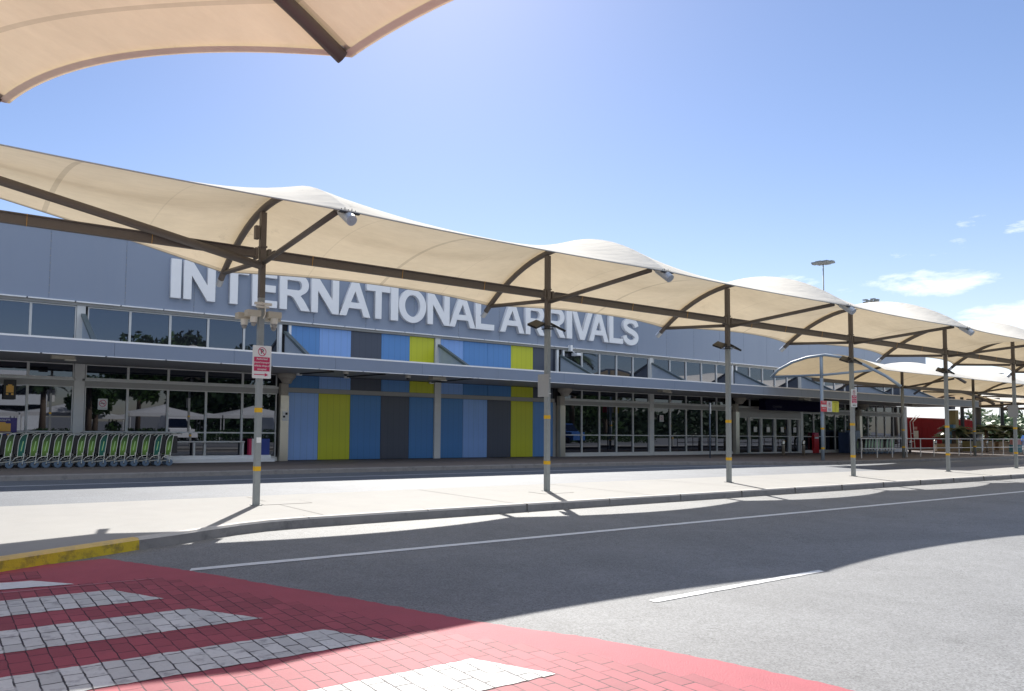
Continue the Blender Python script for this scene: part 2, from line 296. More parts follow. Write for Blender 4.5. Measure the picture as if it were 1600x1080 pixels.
# ------------------------------------------------------------------ helpers
def tag(o, label=None, cat=None, group=None, kind=None):
    if label: o['label'] = label
    if cat: o['category'] = cat
    if group: o['group'] = group
    if kind: o['kind'] = kind
    return o
def thing(name, loc, label, cat, group=None):
    o = bpy.data.objects.new(name, None); o.empty_display_size = .3; o.location = loc; COL.objects.link(o)
    return tag(o, label, cat, group)
def root_loc(o):
    while o.parent: o = o.parent
    return Vector(o.location)
class MB:
    def __init__(s): s.bm = bmesh.new()
    def box(s, a, b):
        x0, y0, z0 = [min(a[i], b[i]) for i in range(3)]; x1, y1, z1 = [max(a[i], b[i]) for i in range(3)]
        v = [s.bm.verts.new(p) for p in ((x0, y0, z0), (x1, y0, z0), (x1, y1, z0), (x0, y1, z0), (x0, y0, z1), (x1, y0, z1), (x1, y1, z1), (x0, y1, z1))]
        for q in ((0, 3, 2, 1), (4, 5, 6, 7), (0, 1, 5, 4), (1, 2, 6, 5), (2, 3, 7, 6), (3, 0, 4, 7)): s.bm.faces.new([v[i] for i in q])
        return s
    def tube(s, pts, r, n=10, cap=True):
        pts = [Vector(p) for p in pts]; rings = []; up = None
        rr = r if isinstance(r, (list, tuple)) else [r] * len(pts)
        for i, p in enumerate(pts):
            t = (pts[min(i + 1, len(pts) - 1)] - pts[max(i - 1, 0)]).normalized()
            if up is None: up = t.orthogonal().normalized()
            up = (up - t * up.dot(t)).normalized(); sd = t.cross(up)
            rings.append([s.bm.verts.new(p + (up * math.cos(2 * math.pi * k / n) + sd * math.sin(2 * math.pi * k / n)) * rr[i]) for k in range(n)])
        for a, b in zip(rings, rings[1:]):
            for k in range(n): s.bm.faces.new((a[k], a[(k + 1) % n], b[(k + 1) % n], b[k]))
        if cap: s.bm.faces.new(rings[0][::-1]); s.bm.faces.new(rings[-1])
        return s
    def bar(s, a, b, wd, ht):          # rectangular section bar, ht measured upward
        a, b = Vector(a), Vector(b); t = (b - a).normalized(); sd = t.cross(Vector((0, 0, 1)))
        if sd.length < 1e-4: sd = Vector((1, 0, 0))
        sd.normalize(); u = sd.cross(t).normalized(); sd *= wd / 2; u *= ht / 2
        v = [s.bm.verts.new(p) for p in (a - sd - u, a + sd - u, a + sd + u, a - sd + u, b - sd - u, b + sd - u, b + sd + u, b - sd + u)]
        for q in ((0, 1, 2, 3), (7, 6, 5, 4), (0, 4, 5, 1), (1, 5, 6, 2), (2, 6, 7, 3), (3, 7, 4, 0)): s.bm.faces.new([v[i] for i in q])
        return s
    def poly(s, pts, z=None):
        s.bm.faces.new([s.bm.verts.new(p if z is None else (p[0], p[1], z)) for p in pts]); return s
    def prism(s, pts, dv):             # polygon extruded by vector
        dv = Vector(dv); a = [s.bm.verts.new(Vector(p)) for p in pts]; b = [s.bm.verts.new(Vector(p) + dv) for p in pts]; n = len(a)
        s.bm.faces.new(a[::-1]); s.bm.faces.new(b)
        for i in range(n): s.bm.faces.new((a[i], a[(i + 1) % n], b[(i + 1) % n], b[i]))
        return s
    def lathe(s, c, prof, n=16, axis='z'):
        rings = []
        for rad, h in prof:
            rg = []
            for k in range(n):
                a = 2 * math.pi * k / n; p = (rad * math.cos(a), rad * math.sin(a), h)
                if axis == 'y': p = (p[0], p[2], p[1])
                if axis == 'x': p = (p[2], p[0], p[1])
                rg.append(s.bm.verts.new(Vector(c) + Vector(p)))
            rings.append(rg)
        for a, b in zip(rings, rings[1:]):
            for k in range(n): s.bm.faces.new((a[k], a[(k + 1) % n], b[(k + 1) % n], b[k]))
        s.bm.faces.new(rings[0][::-1]); s.bm.faces.new(rings[-1]); return s
    def build(s, name, m, parent=None, smooth=False, base=None, norm=True):
        if norm: bmesh.ops.recalc_face_normals(s.bm, faces=s.bm.faces)
        if parent is not None: off = root_loc(parent)
        else:
            xs = [v.co for v in s.bm.verts]
            off = Vector(base) if base else Vector((sum(v.x for v in xs) / len(xs), sum(v.y for v in xs) / len(xs), min(v.z for v in xs)))
        bmesh.ops.translate(s.bm, verts=s.bm.verts, vec=-off)
        me = bpy.data.meshes.new(name); s.bm.to_mesh(me); s.bm.free()
        for mm in (m if isinstance(m, (list, tuple)) else [m]): me.materials.append(mm)
        if smooth:
            for p in me.polygons: p.use_smooth = True
        o = bpy.data.objects.new(name, me); COL.objects.link(o)
        if parent is not None: o.parent = parent
        else: o.location = off
        return o
def copy_tree(o, parent=None, top=True):
    c = o.copy(); COL.objects.link(c); c.parent = parent
    for ch in list(o.children): copy_tree(ch, c, False)
    return c
def curve_mesh(cu, name, m, parent, T, ex_mats=None):
    tmp = bpy.data.objects.new("tmp", cu); COL.objects.link(tmp)
    bpy.context.view_layer.update()
    me = bpy.data.meshes.new_from_object(tmp.evaluated_get(bpy.context.evaluated_depsgraph_get()))
    bpy.data.objects.remove(tmp)
    me.name = name; me.transform(Matrix.Translation(-(root_loc(parent) if parent else Vector((0, 0, 0)))) @ T)
    me.materials.clear()
    for mm in (m if isinstance(m, (list, tuple)) else [m]): me.materials.append(mm)
    o = bpy.data.objects.new(name, me); COL.objects.link(o)
    if parent: o.parent = parent
    return o
def text(s, size, loc, m, parent, name="lettering", face=0.0, ext=.0015, bold=0.0, align='CENTER', wid=None):
    cu = bpy.data.curves.new("t", 'FONT'); cu.body = s; cu.size = size; cu.align_x = align; cu.align_y = 'CENTER'; cu.extrude = ext; cu.offset = bold; cu.resolution_u = 3
    cu.space_line = 1.0
    T = Matrix.Translation(loc) @ Matrix.Rotation(face, 4, 'Z') @ Matrix.Rotation(R(90), 4, 'X')
    if wid: T = T @ Matrix.Diagonal((wid, 1, 1, 1))
    return curve_mesh(cu, name, m, parent, T)
def struct(mb, name, m, **k): return tag(mb.build(name, m, **k), kind='structure')

# ------------------------------------------------------------------ ground
g = MB(); g.poly([(-900, -900), (900, -900), (900, 900), (-900, 900)], -.004); struct(g, "ground", M['asphalt'])
EDGE = [(1.89, 9.48), (2.25, 8.85), (2.58, 8.26), (3.15, 7.08), (3.57, 6.23), (4.09, 5.02), (4.52, 4.34), (4.81, 3.73), (5.03, 3.2), (5.16, 2.75), (5.25, 2.2), (5.30, 1.2), (5.3, -7)]
g = MB(); jit = random.Random(3); ed = []
for (a, b) in zip(EDGE, EDGE[1:]):
    n = max(1, int(math.dist(a, b) / .06))
    for i in range(n): ed.append((a[0] + (b[0] - a[0]) * i / n + jit.uniform(-.018, .018), a[1] + (b[1] - a[1]) * i / n))
g.poly([(-9, 3.2 - .0), (-9, -7), (5.3, -7)] + ed[::-1] + [(.9, 9.35), (-.8, 8.55), (-4, 7.1)], .003)
struct(g, "red_crossing_surface", M['red_smooth'])
def edge_y(x):
    for (a, b) in zip(EDGE, EDGE[1:]):
        if a[0] <= x <= b[0]: return a[1] + (b[1] - a[1]) * (x - a[0]) / (b[0] - a[0] + 1e-9)
    return 9.6 if x < 1.89 else -7
g = MB(); k = 0; pts_top = []
x = .527 - .1385 * 60
while x < 5.0:
    x1 = x + .1385
    yt = min(edge_y(x1 + .38) - .15, 8.06 if k % 2 else 8.14)
    if yt < -5: yt = -5
    yt = round(yt / .1125) * .1125 if yt < 7.9 else yt
    g.poly([(x, -6.5), (x1, -6.5), (x1, yt), (x, yt)], .007); x = x1; k += 1
struct(g, "brick_crossing", M['red_brick'])
g = MB(); x = .527 - .1385 * 30
while x < .95: g.poly([(x, 8.62), (x + .1385, 8.62), (x + .1385, 8.62 + .42 + .12 * (x < .3)), (x, 8.62 + .42 + .12 * (x < .3))], .007); x += .1385
struct(g, "brick_crossing_edge", M['red_brick'])
def rough(poly, z, step=.05, amp=.008, seed=1):
    q = []; rr = random.Random(seed)
    for a, b in zip(poly, poly[1:] + poly[:1]):
        n = max(1, int(math.dist(a, b) / step))
        for i in range(n): q.append((a[0] + (b[0] - a[0]) * i / n + rr.uniform(-amp, amp), a[1] + (b[1] - a[1]) * i / n + rr.uniform(-amp, amp)))
    return MB().poly(q, z)
for i, (y0, y1, xt, xb) in enumerate([(7.10, 7.70, 1.60, 1.95), (6.0, 6.62, 2.05, 2.5), (4.95, 5.45, 2.8, 3.1), (3.72, 4.26, 3.40, 3.70), (2.6, 3.2, 3.9, 4.15)]):
    struct(rough([(-8, y0), (xb, y0), (xt, y1), (-8, y1)], .011, seed=i), "crossing_stripe", M['white_brick'])
struct(rough([(-8, 8.2), (.7, 8.2), (1.33, 8.13), (.98, 8.5), (.6, 8.54), (-8, 8.54)], .011, seed=9), "crossing_stripe", M['line'])
struct(rough([(.6, 8.03), (2.1, 8.02), (2.1, 8.04), (.6, 8.065)], .011, seed=10, amp=.004), "crossing_line", mat('faded_line', (.40, .17, .20), .7))
# road lines
struct(rough([(2.56, 8.29), (120, 8.75), (120, 8.90), (2.62, 8.43)], .002, step=.25, amp=.006), "edge_line", M['line'])
for i in range(6):
    x0 = 6.05 + i * 12.2
    struct(rough([(x0, 4.76), (x0 + 3.15, 4.80), (x0 + 3.18, 4.885), (x0 + .02, 4.855)], .002, step=.1, amp=.006, seed=i), "dashed_line", M['line'])
struct(rough([(-40, 20.43), (30, 20.43), (36, 19.3), (36, 19.22), (29.9, 20.33), (-40, 20.33)], .002, step=1, amp=.004), "far_edge_line", M['line'])
# island: kerb and slab
KF = [(-9, 4.85), (-4, 7.0), (-.8, 8.45), (.72, 9.16), (1.5, 9.53), (2.40, 9.95), (3.0, 10.18), (3.5, 10.42), (4.05, 10.66), (4.6, 10.82), (5.2, 10.88), (7, 10.93), (11, 10.98), (18, 11.0), (40, 11.0), (120, 11.2)]
def offs(path, dd):
    o = []
    for i, p in enumerate(path):
        a = Vector(path[max(i - 1, 0)]); b = Vector(path[min(i + 1, len(path) - 1)]); t = (b - a).normalized()
        o.append((p[0] - t.y * dd, p[1] + t.x * dd))
    return o
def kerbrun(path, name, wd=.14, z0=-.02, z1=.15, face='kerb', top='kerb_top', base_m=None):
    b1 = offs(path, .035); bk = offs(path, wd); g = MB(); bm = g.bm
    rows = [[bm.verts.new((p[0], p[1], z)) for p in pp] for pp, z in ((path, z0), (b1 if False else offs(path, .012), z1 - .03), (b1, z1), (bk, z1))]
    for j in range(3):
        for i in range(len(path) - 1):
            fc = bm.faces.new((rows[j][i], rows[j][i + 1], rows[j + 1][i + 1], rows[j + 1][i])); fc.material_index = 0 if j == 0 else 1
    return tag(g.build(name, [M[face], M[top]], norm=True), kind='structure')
def sub(path, i, j): return path[i:j + 1]
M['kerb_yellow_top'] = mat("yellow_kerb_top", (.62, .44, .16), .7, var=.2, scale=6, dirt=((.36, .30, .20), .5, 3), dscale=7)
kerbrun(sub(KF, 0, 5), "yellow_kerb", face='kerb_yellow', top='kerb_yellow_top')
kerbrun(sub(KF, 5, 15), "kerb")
kj = MB()
for i in range(24):
    xx = 5.3 + i * 2.4; kj.box((xx, (10.90 if xx < 7 else 10.952 if xx < 11 else 10.985), .0), (xx + .01, 11.12, .1515))
struct(kj, "kerb_joints", M['joint'])
back = [(120, 14.45), (40, 14.35), (14, 14.45), (-20, 14.5)]
g = MB(); g.poly(offs(KF, .14) + back, .149); struct(g, "traffic_island", M['concrete'])
g = MB(); g.box((-20, 14.4, -.01), (120, 14.42, .1)); struct(g, "island_rear_kerb", M['kerb'])
g = MB()
for xx in (-1.2, 5.65, 9.9, 14.1, 18.4, 22.6, 27, 31.4):
    g.poly([(xx, 11.1), (xx + .02, 11.1), (xx - .1 + .02, 14.35), (xx - .1, 14.35)], .152)
struct(g, "island_joints", M['joint'])
def lid(x0, y0, w_, h_):
    t = thing("pit_lid", (x0, y0, .15), "", "pit lid", "pit lids in the traffic island")
    g = MB(); g.box((x0 - w_ / 2, y0 - h_ / 2, .14), (x0 + w_ / 2, y0 + h_ / 2, .154)); g.build("cover", M['concrete'], t)
    g = MB(); fr = .018
    for a, b in (((-w_ / 2 - fr, -h_ / 2 - fr), (w_ / 2 + fr, -h_ / 2)), ((-w_ / 2 - fr, h_ / 2), (w_ / 2 + fr, h_ / 2 + fr)), ((-w_ / 2 - fr, -h_ / 2), (-w_ / 2, h_ / 2)), ((w_ / 2, -h_ / 2), (w_ / 2 + fr, h_ / 2))):
        g.box((x0 + a[0], y0 + a[1], .14), (x0 + b[0], y0 + b[1], .153))
    g.build("frame", M['joint'], t); return t
lid(5.8, 13.1, .95, .55)['label'] = "concrete pit lid beside the post with the red no-parking sign"
lid(12.35, 12.6, .9, .5)['label'] = "concrete pit lid in the island at the foot of the second canopy post"
# far lane and footpath
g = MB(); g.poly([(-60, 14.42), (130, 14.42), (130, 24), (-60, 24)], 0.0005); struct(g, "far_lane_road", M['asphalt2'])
FP = [(-60, 22.0), (24, 22.0), (28, 21.9), (33, 20.4), (36.5, 19.5), (120, 19.3)]
kerbrun(FP, "footpath_kerb", wd=.15, top='kerb', z1=.15)
g = MB(); g.poly(offs(FP, .15) + [(120, 60), (66, 60), (66, 27.6), (-60, 27.6)], .149); struct(g, "footpath", M['footpath'])

# ------------------------------------------------------------------ shade canopies
def membrane(name, parent, P0, U, V, L, u0, front, rear, rise, m, sag=(.35, .52), flat=.54, zsag=(.08, .05), nu=20, nv=20, label=None):
    """one bay: P0 origin (row axis at u=0,z=0), U row direction, V across direction"""
    bm = bmesh.new(); uvl = bm.loops.layers.uv.new(); G = []
    for i in range(nu + 1):
        t = i / nu; s = 4 * t * (1 - t); ss = s
        fy0 = front[3] if len(front) > 3 else front[0]; ry0 = rear[3] if len(rear) > 3 else rear[0]; ra = rise if not isinstance(rise, tuple) else rise[0] + (rise[1] - rise[0]) * t
        f = (fy0 + (front[0] - fy0) * t + sag[0] * s, front[1] + (front[2] - front[1]) * t + zsag[0] * s); rr_ = (ry0 + (rear[0] - ry0) * t - sag[1] * s, rear[1] + (rear[2] - rear[1]) * t + zsag[1] * s)
        row = []
        for j in range(nv + 1):
            q = j / nv; pr = (1 - abs(2 * q - 1) ** 2.1)
            v = f[0] + (rr_[0] - f[0]) * q; z = f[1] + (rr_[1] - f[1]) * q + ra * (1 - flat * ss) * pr
            p = Vector(P0) + Vector(U) * (u0 + L * t) + Vector(V) * v; row.append((bm.verts.new((p.x, p.y, z)), (t, q)))
        G.append(row)
    for i in range(nu):
        for j in range(nv):
            c = [G[i][j], G[i + 1][j], G[i + 1][j + 1], G[i][j + 1]]; fc = bm.faces.new([x_[0] for x_ in c]); fc.smooth = True
            for lp, x_ in zip(fc.loops, c): lp[uvl].uv = x_[1]
    bmesh.ops.translate(bm, verts=bm.verts, vec=-root_loc(parent))
    me = bpy.data.meshes.new(name); bm.to_mesh(me); bm.free(); me.materials.append(m)
    o = bpy.data.objects.new(name, me); COL.objects.link(o); o.parent = parent
    if label: o['label'] = label
    # hem cable along both long edges
    for j in (0, 1):
        pc = []
        for i in range(0, nu + 1):
            t = i / nu; s = 4 * t * (1 - t)
            v_ = (fy0 + (front[0] - fy0) * t + sag[0] * s, front[1] + (front[2] - front[1]) * t + zsag[0] * s) if j == 0 else (ry0 + (rear[0] - ry0) * t - sag[1] * s, rear[1] + (rear[2] - rear[1]) * t + zsag[1] * s)
            p = Vector(P0) + Vector(U) * (u0 + L * t) + Vector(V) * v_[0]; pc.append((p.x, p.y, v_[1]))
        c_ = MB(); c_.tube(pc, .011, 5, cap=False); c_.build("edge_cable", M['alu_dull'], o)
    return o
def arc_pts(P0, U, V, u, front, rear, rise, dz, n=22, ext=(.0, .0)):
    o = []
    for j in range(n + 1):
        q = -ext[0] + (1 + ext[0] + ext[1]) * j / n; pr = (1 - abs(2 * q - 1) ** 2.1)
        v = front[0] + (rear[0] - front[0]) * q; z = front[1] + (rear[1] - front[1]) * q + rise * pr - dz
        p = Vector(P0) + Vector(U) * u + Vector(V) * v; o.append((p.x, p.y, z))
    return o

row = thing("shade_canopy", (12.47, 12.85, .15), "long row of cream fabric shade vaults on posts along the traffic island", "canopy", "fabric shade canopies")
PX = [-1.95, 5.17, 12.47, 19.62, 26.6, 33.8, 40.5, 47.4, 54.6]
YP = 12.86; F, RR, RISE = 9.46, 15.12, 1.15
ZF, ZR = 4.83, 4.87
for i, xp in enumerate(PX):
    p = MB(); p.box((xp - .053, YP - .053, .14), (xp + .053, YP + .053, 4.0)).box((xp - .09, YP - .09, .151), (xp + .09, YP + .09, .163)); pst = p.build("post", M['galv'], row)
    p = MB(); p.box((xp - .054, YP - .054, 4.0), (xp + .054, YP + .054, 5.78 - (.16 if i == 1 else 0))); p.build("post_head", M['shaded_steel'], row)  # upper length of the same post, canopy shade painted in as brown
    for zb in (.78, 1.86):
        b = MB(); b.box((xp - .0565, YP - .0565, zb), (xp + .0565, YP + .0565, zb + .085)); b.build("yellow_band", M['band'], pst)
    if i == 1:
        b = MB(); b.box((xp - .045, YP - .06, 1.30), (xp + .045, YP - .0535, 1.40)); b.build("sticker", M['sign_white'], pst)
    pts = arc_pts((xp, 0, 0), (1, 0, 0), (0, 1, 0), 0, (F, ZF), (RR, ZR), RISE - (.17 if i == 1 else 0), .11, ext=(.0, .03))
    p = MB(); p.tube(pts, .068, 12); ar = p.build("arched_rafter", M['shaded_steel'], row, smooth=True)
    a, b_ = Vector(pts[0]), Vector(pts[1]); dr = (a - b_).normalized()
    p = MB(); p.tube([a + dr * -.30, a + dr * .07], .084, 16).tube([a + dr * .07, a + dr * .08], .018, 10)
    p.build("end_cap", M['silver'], ar)
    p = MB()
    for k in range(5): p.tube([a + Vector((-.12 + k * .055, .04, .08)), a + Vector((-.13 + k * .06, .035, .15 + .02 * (k % 2)))], .006, 5)
    p.box((a.x - .17, a.y - .0, a.z + .085), (a.x + .17, a.y + .05, a.z + .10)); p.build("cable_clamp", M['lampblack'], ar)
    a = Vector(pts[-1]); dr = (a - Vector(pts[-2])).normalized()
    p = MB(); p.tube([a - dr * .16, a + dr * .02], .072, 12); p.build("end_cap", M['silver'], ar)
    p = MB(); p.tube([(xp, YP - .1, 4.66), (xp, F + .42, ZF + .10)], .05, 10); p.build("brace", M['shaded_steel'], row, smooth=True)
    p = MB(); p.tube([(xp, YP + .1, 4.70), (xp, RR - .12, 4.83)], .05, 10); p.build("brace", M['shaded_steel'], row, smooth=True)
    p = MB(); p.box((xp - .07, YP - .07, 4.95), (xp + .07, YP + .07, 4.98))
    p.box((xp + .1, YP - .06, 4.72), (xp + .16, YP + .06, 4.93)).box((xp - .16, YP - .06, 4.72), (xp - .1, YP + .06, 4.93)); p.build("clamp", M['shaded_steel'], row)
    if i < len(PX) - 1:
        x1 = PX[i + 1]; p = MB(); p.bar((xp + .16, YP, 4.82), (x1 - .16, YP, 4.82), .09, .15).box((xp + .2, YP - .085, 4.897), (x1 - .2, YP + .085, 4.915))
        p.build("beam", M['shaded_steel'], row)
        p = MB(); n = 7
        for q in range(1, n): 
            xx = xp + (x1 - xp) * q / n + .11 * math.sin(q * 5 + i)
            if q % 2: c_ = MB(); c_.tube([(xx, YP - .09, 4.92), (xx, YP - .055, 4.72)], .004, 4); c_.build("cable_tie", M['gold'], row)
        p.bm.free()
        if i == 0:
            membrane("fabric_panel", row, (0, 0, 0), (1, 0, 0), (0, 1, 0), x1 - xp, xp, (F, 5.33, ZF, 10.75), (RR, 6.0, ZR, 14.4), (.12, RISE - .17), M['fab'], sag=(.12, .15), zsag=(.0, .02))
        else:
            membrane("fabric_panel", row, (0, 0, 0), (1, 0, 0), (0, 1, 0), x1 - xp, xp, (F, ZF, ZF), (RR, ZR, ZR), RISE if i > 1 else (RISE - .17, RISE), M['fab'])
p = MB(); p.tube([(5.10, YP - .12, 4.58), (2.6, YP - .12, 5.04), (-1.95, YP - .1, 5.85)], .072, 12); p.build("raking_tube", M['shaded_steel'], row, smooth=True)
p = MB(); p.box((5.17 - .16, YP - .05, 5.1), (5.17 - .082, YP + .05, 5.35)); p.build("junction_box", M['shaded_steel'], row)

# near canopy overhead at left
near = thing("shade_canopy", (1.2, 4.9, 0), "large cream shade canopy overhead in the top left corner of the photo", "canopy", "fabric shade canopies")
def near_sheet():
    ctl = {}
    A = Vector((.53, 7.92, 4.75)); B = Vector((2.87, 5.27, 4.75)); C = Vector((4.75, 1.2, 4.75)); A2 = Vector((-3.6, 9.6, 4.75))
    inA, inB = Vector((-1, -.12, 0)), Vector((-1, -.10, 0))
    for (S, E, nm, c) in ((A, B, "fabric_panel", .33), (B, C, "fabric_panel", .26), (A2, A, "fabric_panel", .5)):
        bm = bmesh.new(); uvl = bm.loops.layers.uv.new(); G = []; nu, nv = 24, 18
        ch = (E - S); L = ch.length; dirc = ch.normalized(); inn = Vector((dirc.y, -dirc.x, 0)); 
        if inn.x > 0: inn = -inn
        for i in range(nu + 1):
            t = i / nu; s = 4 * t * (1 - t); row_ = []
            e = S + ch * t + inn * c * s * (1.25 - .5 * t)
            for j in range(nv + 1):
                q = j / nv; span = 4.8
                dv = Vector((-1, -.11, 0)) if nm else inn
                p = e + dv * span * q; p.z = 4.75 + .07 * s + 1.25 * (1 - .35 * s) * (1 - (1 - q) ** 2.1 if q <= 1 else 1)
                row_.append((bm.verts.new(p), (q * .5 + .24 * 0, .5 if 0 < j else 0.0)))
            G.append(row_)
        for i in range(nu):
            for j in range(nv):
                cc = [(G[i][j], (j / nv * 4.35, 0 if j == 0 and False else i / nu)), (G[i + 1][j], (j / nv * 4.35, (i + 1) / nu)), (G[i + 1][j + 1], ((j + 1) / nv * 4.35, (i + 1) / nu)), (G[i][j + 1], ((j + 1) / nv * 4.35, i / nu))]
                fc = bm.faces.new([x_[0][0] for x_ in cc]); fc.smooth = True
                for lp, x_ in zip(fc.loops, cc): lp[uvl].uv = x_[1]
        bmesh.ops.translate(bm, verts=bm.verts, vec=-root_loc(near))
        me = bpy.data.meshes.new(nm); bm.to_mesh(me); bm.free(); me.materials.append(M['fab2'])
        o = bpy.data.objects.new(nm, me); COL.objects.link(o); o.parent = near
        hp = []
        for i in range(25):
            t = i / 24; s = 4 * t * (1 - t); q_ = S + ch * t + inn * c * s * (1.25 - .5 * t); hp.append((q_.x - .03, q_.y - .02, 4.752 + .07 * s))
        # hem strip (double cloth) just below the edge
        h = MB(); 
        for a, b in zip(hp, hp[1:]): h.poly([(a[0], a[1], a[2] - .012), (b[0], b[1], b[2] - .012), (b[0] - .055, b[1] - .02, b[2] + .012), (a[0] - .055, a[1] - .02, a[2] + .012)])
        h.build("hem", M['hem'], near)
M['hem'] = fabric("hem_cloth", (.66, .56, .43), .24)
near_sheet()
for (px_, py_) in ((2.87, 5.27), (.53, 7.92), (4.75, 1.2)):
    pts = []
    for k in range(14):
        q = k / 13; pts.append((px_ - .09 - (6.6 if px_ > 4 else 4.8) * q, py_ - .52 * q, 4.725 + 1.22 * (1 - (1 - q) ** 2.1)))
    p = MB(); p.tube(pts, .058, 14); rf = p.build("arched_rafter", M['shaded_steel'], near, smooth=True)
    a = Vector(pts[0]); p = MB(); p.box((a.x - .10, a.y - .03, a.z + .07), (a.x + .07, a.y + .03, a.z + .085)).tube([a + Vector((.0, -.04, .09)), a + Vector((.08, -.04, .09))], .012, 6).tube([a + Vector((.0, .05, .09)), a + Vector((.06, .07, .09))], .012, 6)
    p.build("cable_clamp", M['silver'], rf)
    p = MB(); xq = px_ - (6.6 if px_ > 4 else 4.7); p.box((xq, py_ - .6, 0), (xq + .13, py_ - .47, 5.75)); p.build("post", M['galv'], near)

# second row on the footpath, far right
row2 = thing("shade_canopy", (48.6, 20.4, .15), "cream fabric vaults on the far footpath with a pale blue arched steel gable facing left", "canopy", "fabric shade canopies")
PX2 = [38.59, 48.6, 58.4, 68.3, 78.2]
F2, R2 = 17.8, 23.9
for i, xp in enumerate(PX2):
    mtl = M['blue_steel'] if i == 0 else M['galv']; mt2 = M['blue_steel'] if i == 0 else M['shaded_steel']  # brown copy of the galvanised steel has the canopy shade in its colour
    yp = 20.1 if i == 0 else 20.7
    p = MB(); p.lathe((xp, yp, .14), [(.08, 0), (.08, 4.2)], 14); ps = p.build("post", mtl, row2, smooth=True)
    p = MB(); p.lathe((xp, yp, 4.34), [(.078, 0), (.078, 1.1)], 14); p.build("post_head", mt2, row2, smooth=True)
    for zb in (.72, 1.72):
        b = MB(); b.lathe((xp, yp, zb), [(.084, 0), (.084, .09)], 14); b.build("yellow_band", M['band'], ps)
    if i == 0:
        pts = [(xp, v, z) for v, z in ((22.75, 4.50), (22.35, 4.88), (21.6, 5.24), (20.8, 5.45), (19.9, 5.52), (19.0, 5.32), (18.1, 4.93), (17.1, 4.30), (16.5, 3.80))]
        p = MB(); p.tube(pts, .07, 12); p.tube([(xp, 22.6, 4.52), (xp, 19.9, 4.50), (xp, 17.7, 4.62)], .06, 10); p.build("arched_rafter", mt2, row2, smooth=True)
    else:
        p = MB(); p.tube(arc_pts((xp, 0, 0), (1, 0, 0), (0, 1, 0), 0, (F2, 4.72), (R2, 4.6), 1.1, .1, ext=(.04, .04)), .075, 12); p.build("arched_rafter", mt2, row2, smooth=True)
        p = MB(); p.tube([(xp, yp, 4.25), (xp, F2 + .3, 4.68)], .055, 8).tube([(xp, yp, 4.3), (xp, R2 - .3, 4.45)], .05, 8); p.build("brace", mt2, row2)
    if i < len(PX2) - 1:
        x1 = PX2[i + 1]; p = MB(); p.bar((xp + .1, 20.6, 4.3), (x1 - .1, 20.7, 4.3), .1, .18); p.build("beam", M['shaded_steel'], row2)
        membrane("fabric_panel", row2, (0, 0, 0), (1, 0, 0), (0, 1, 0), x1 - xp, xp, (F2, 4.6 if i == 0 else 4.72, 4.72, 17.12 if i == 0 else F2), (R2, 4.6, 4.6, 22.75 if i == 0 else R2), (.93, 1.1) if i == 0 else 1.1, M['fab'], sag=(.2, .5), zsag=(.02, .08), flat=.35)
row3 = thing("shade_canopy", (80, 30, .15), "low cream fabric canopy over the planters at the far right end of the terminal", "canopy", "fabric shade canopies")
for i, xp in enumerate((68.0, 76.6, 85.2, 94)):
    p = MB(); p.lathe((xp, 28.0 if i else 33.5, .14), [(.14, 0), (.14, 3.9), (.12, 4.6)], 14); p.build("post", mat('slate_steel', (.06, .075, .10), .5), row3, smooth=True)
    p = MB(); p.tube(arc_pts((xp, 0, 0), (1, 0, 0), (0, 1, 0), 0, (22.8, 3.95), (31, 4.2), 1.2, .12), .1, 8); p.build("arched_rafter", M['shaded_steel'], row3, smooth=True)
    p = MB(); p.tube([(xp, 28, 3.9), (xp, 23.5, 4.1)], .08, 8).tube([(xp, 28, 3.8), (xp + 4, 23.8, 4.4)], .07, 8).tube([(xp, 28, 3.9), (xp + 8.6, 28, 4.1)], .08, 8).tube([(xp, 24.5, 4.2), (xp + 8.6, 24.5, 4.25)], .08, 8); p.build("brace", M['shaded_steel'], row3)
    if i < 3:
        x1 = (68.0, 76.6, 85.2, 94)[i + 1]
        membrane("fabric_panel", row3, (0, 0, 0), (1, 0, 0), (0, 1, 0), x1 - xp, xp, (22.8, 4.05, 4.05), (31, 4.3, 4.3), 1.2, M['fab'], nu=12, nv=12)

# ------------------------------------------------------------------ terminal building
YB = 27.0
bld = thing("terminal_building", (20, 27, .15), "long blue-grey terminal with ribbon windows and blue, lime and grey wall panels", "building")
COLX = [-10.6, -3.15, 4.29, 11.82, 19.37, 26.95, 34.0, 41.65, 49.1, 56.4, 63.2]
XE = 67.0
# masses behind the skin
for a, b in (((-14, YB + .35, 0), (41.7, 55, 7.9)), ((49.1, YB + .35, 0), (63.2, 55, 7.9)), ((41.7, YB + .35, 3.5), (49.1, 55, 7.9)), ((41.7, 36, 0), (49.1, 55, 3.5))):
    MB().box(a, b).build("core_wall", M['interior'], bld)
MB().box((-14, YB + .1, 7.9), (66.9, 55.3, 8.0)).build("roof", M['alu_dull'], bld)
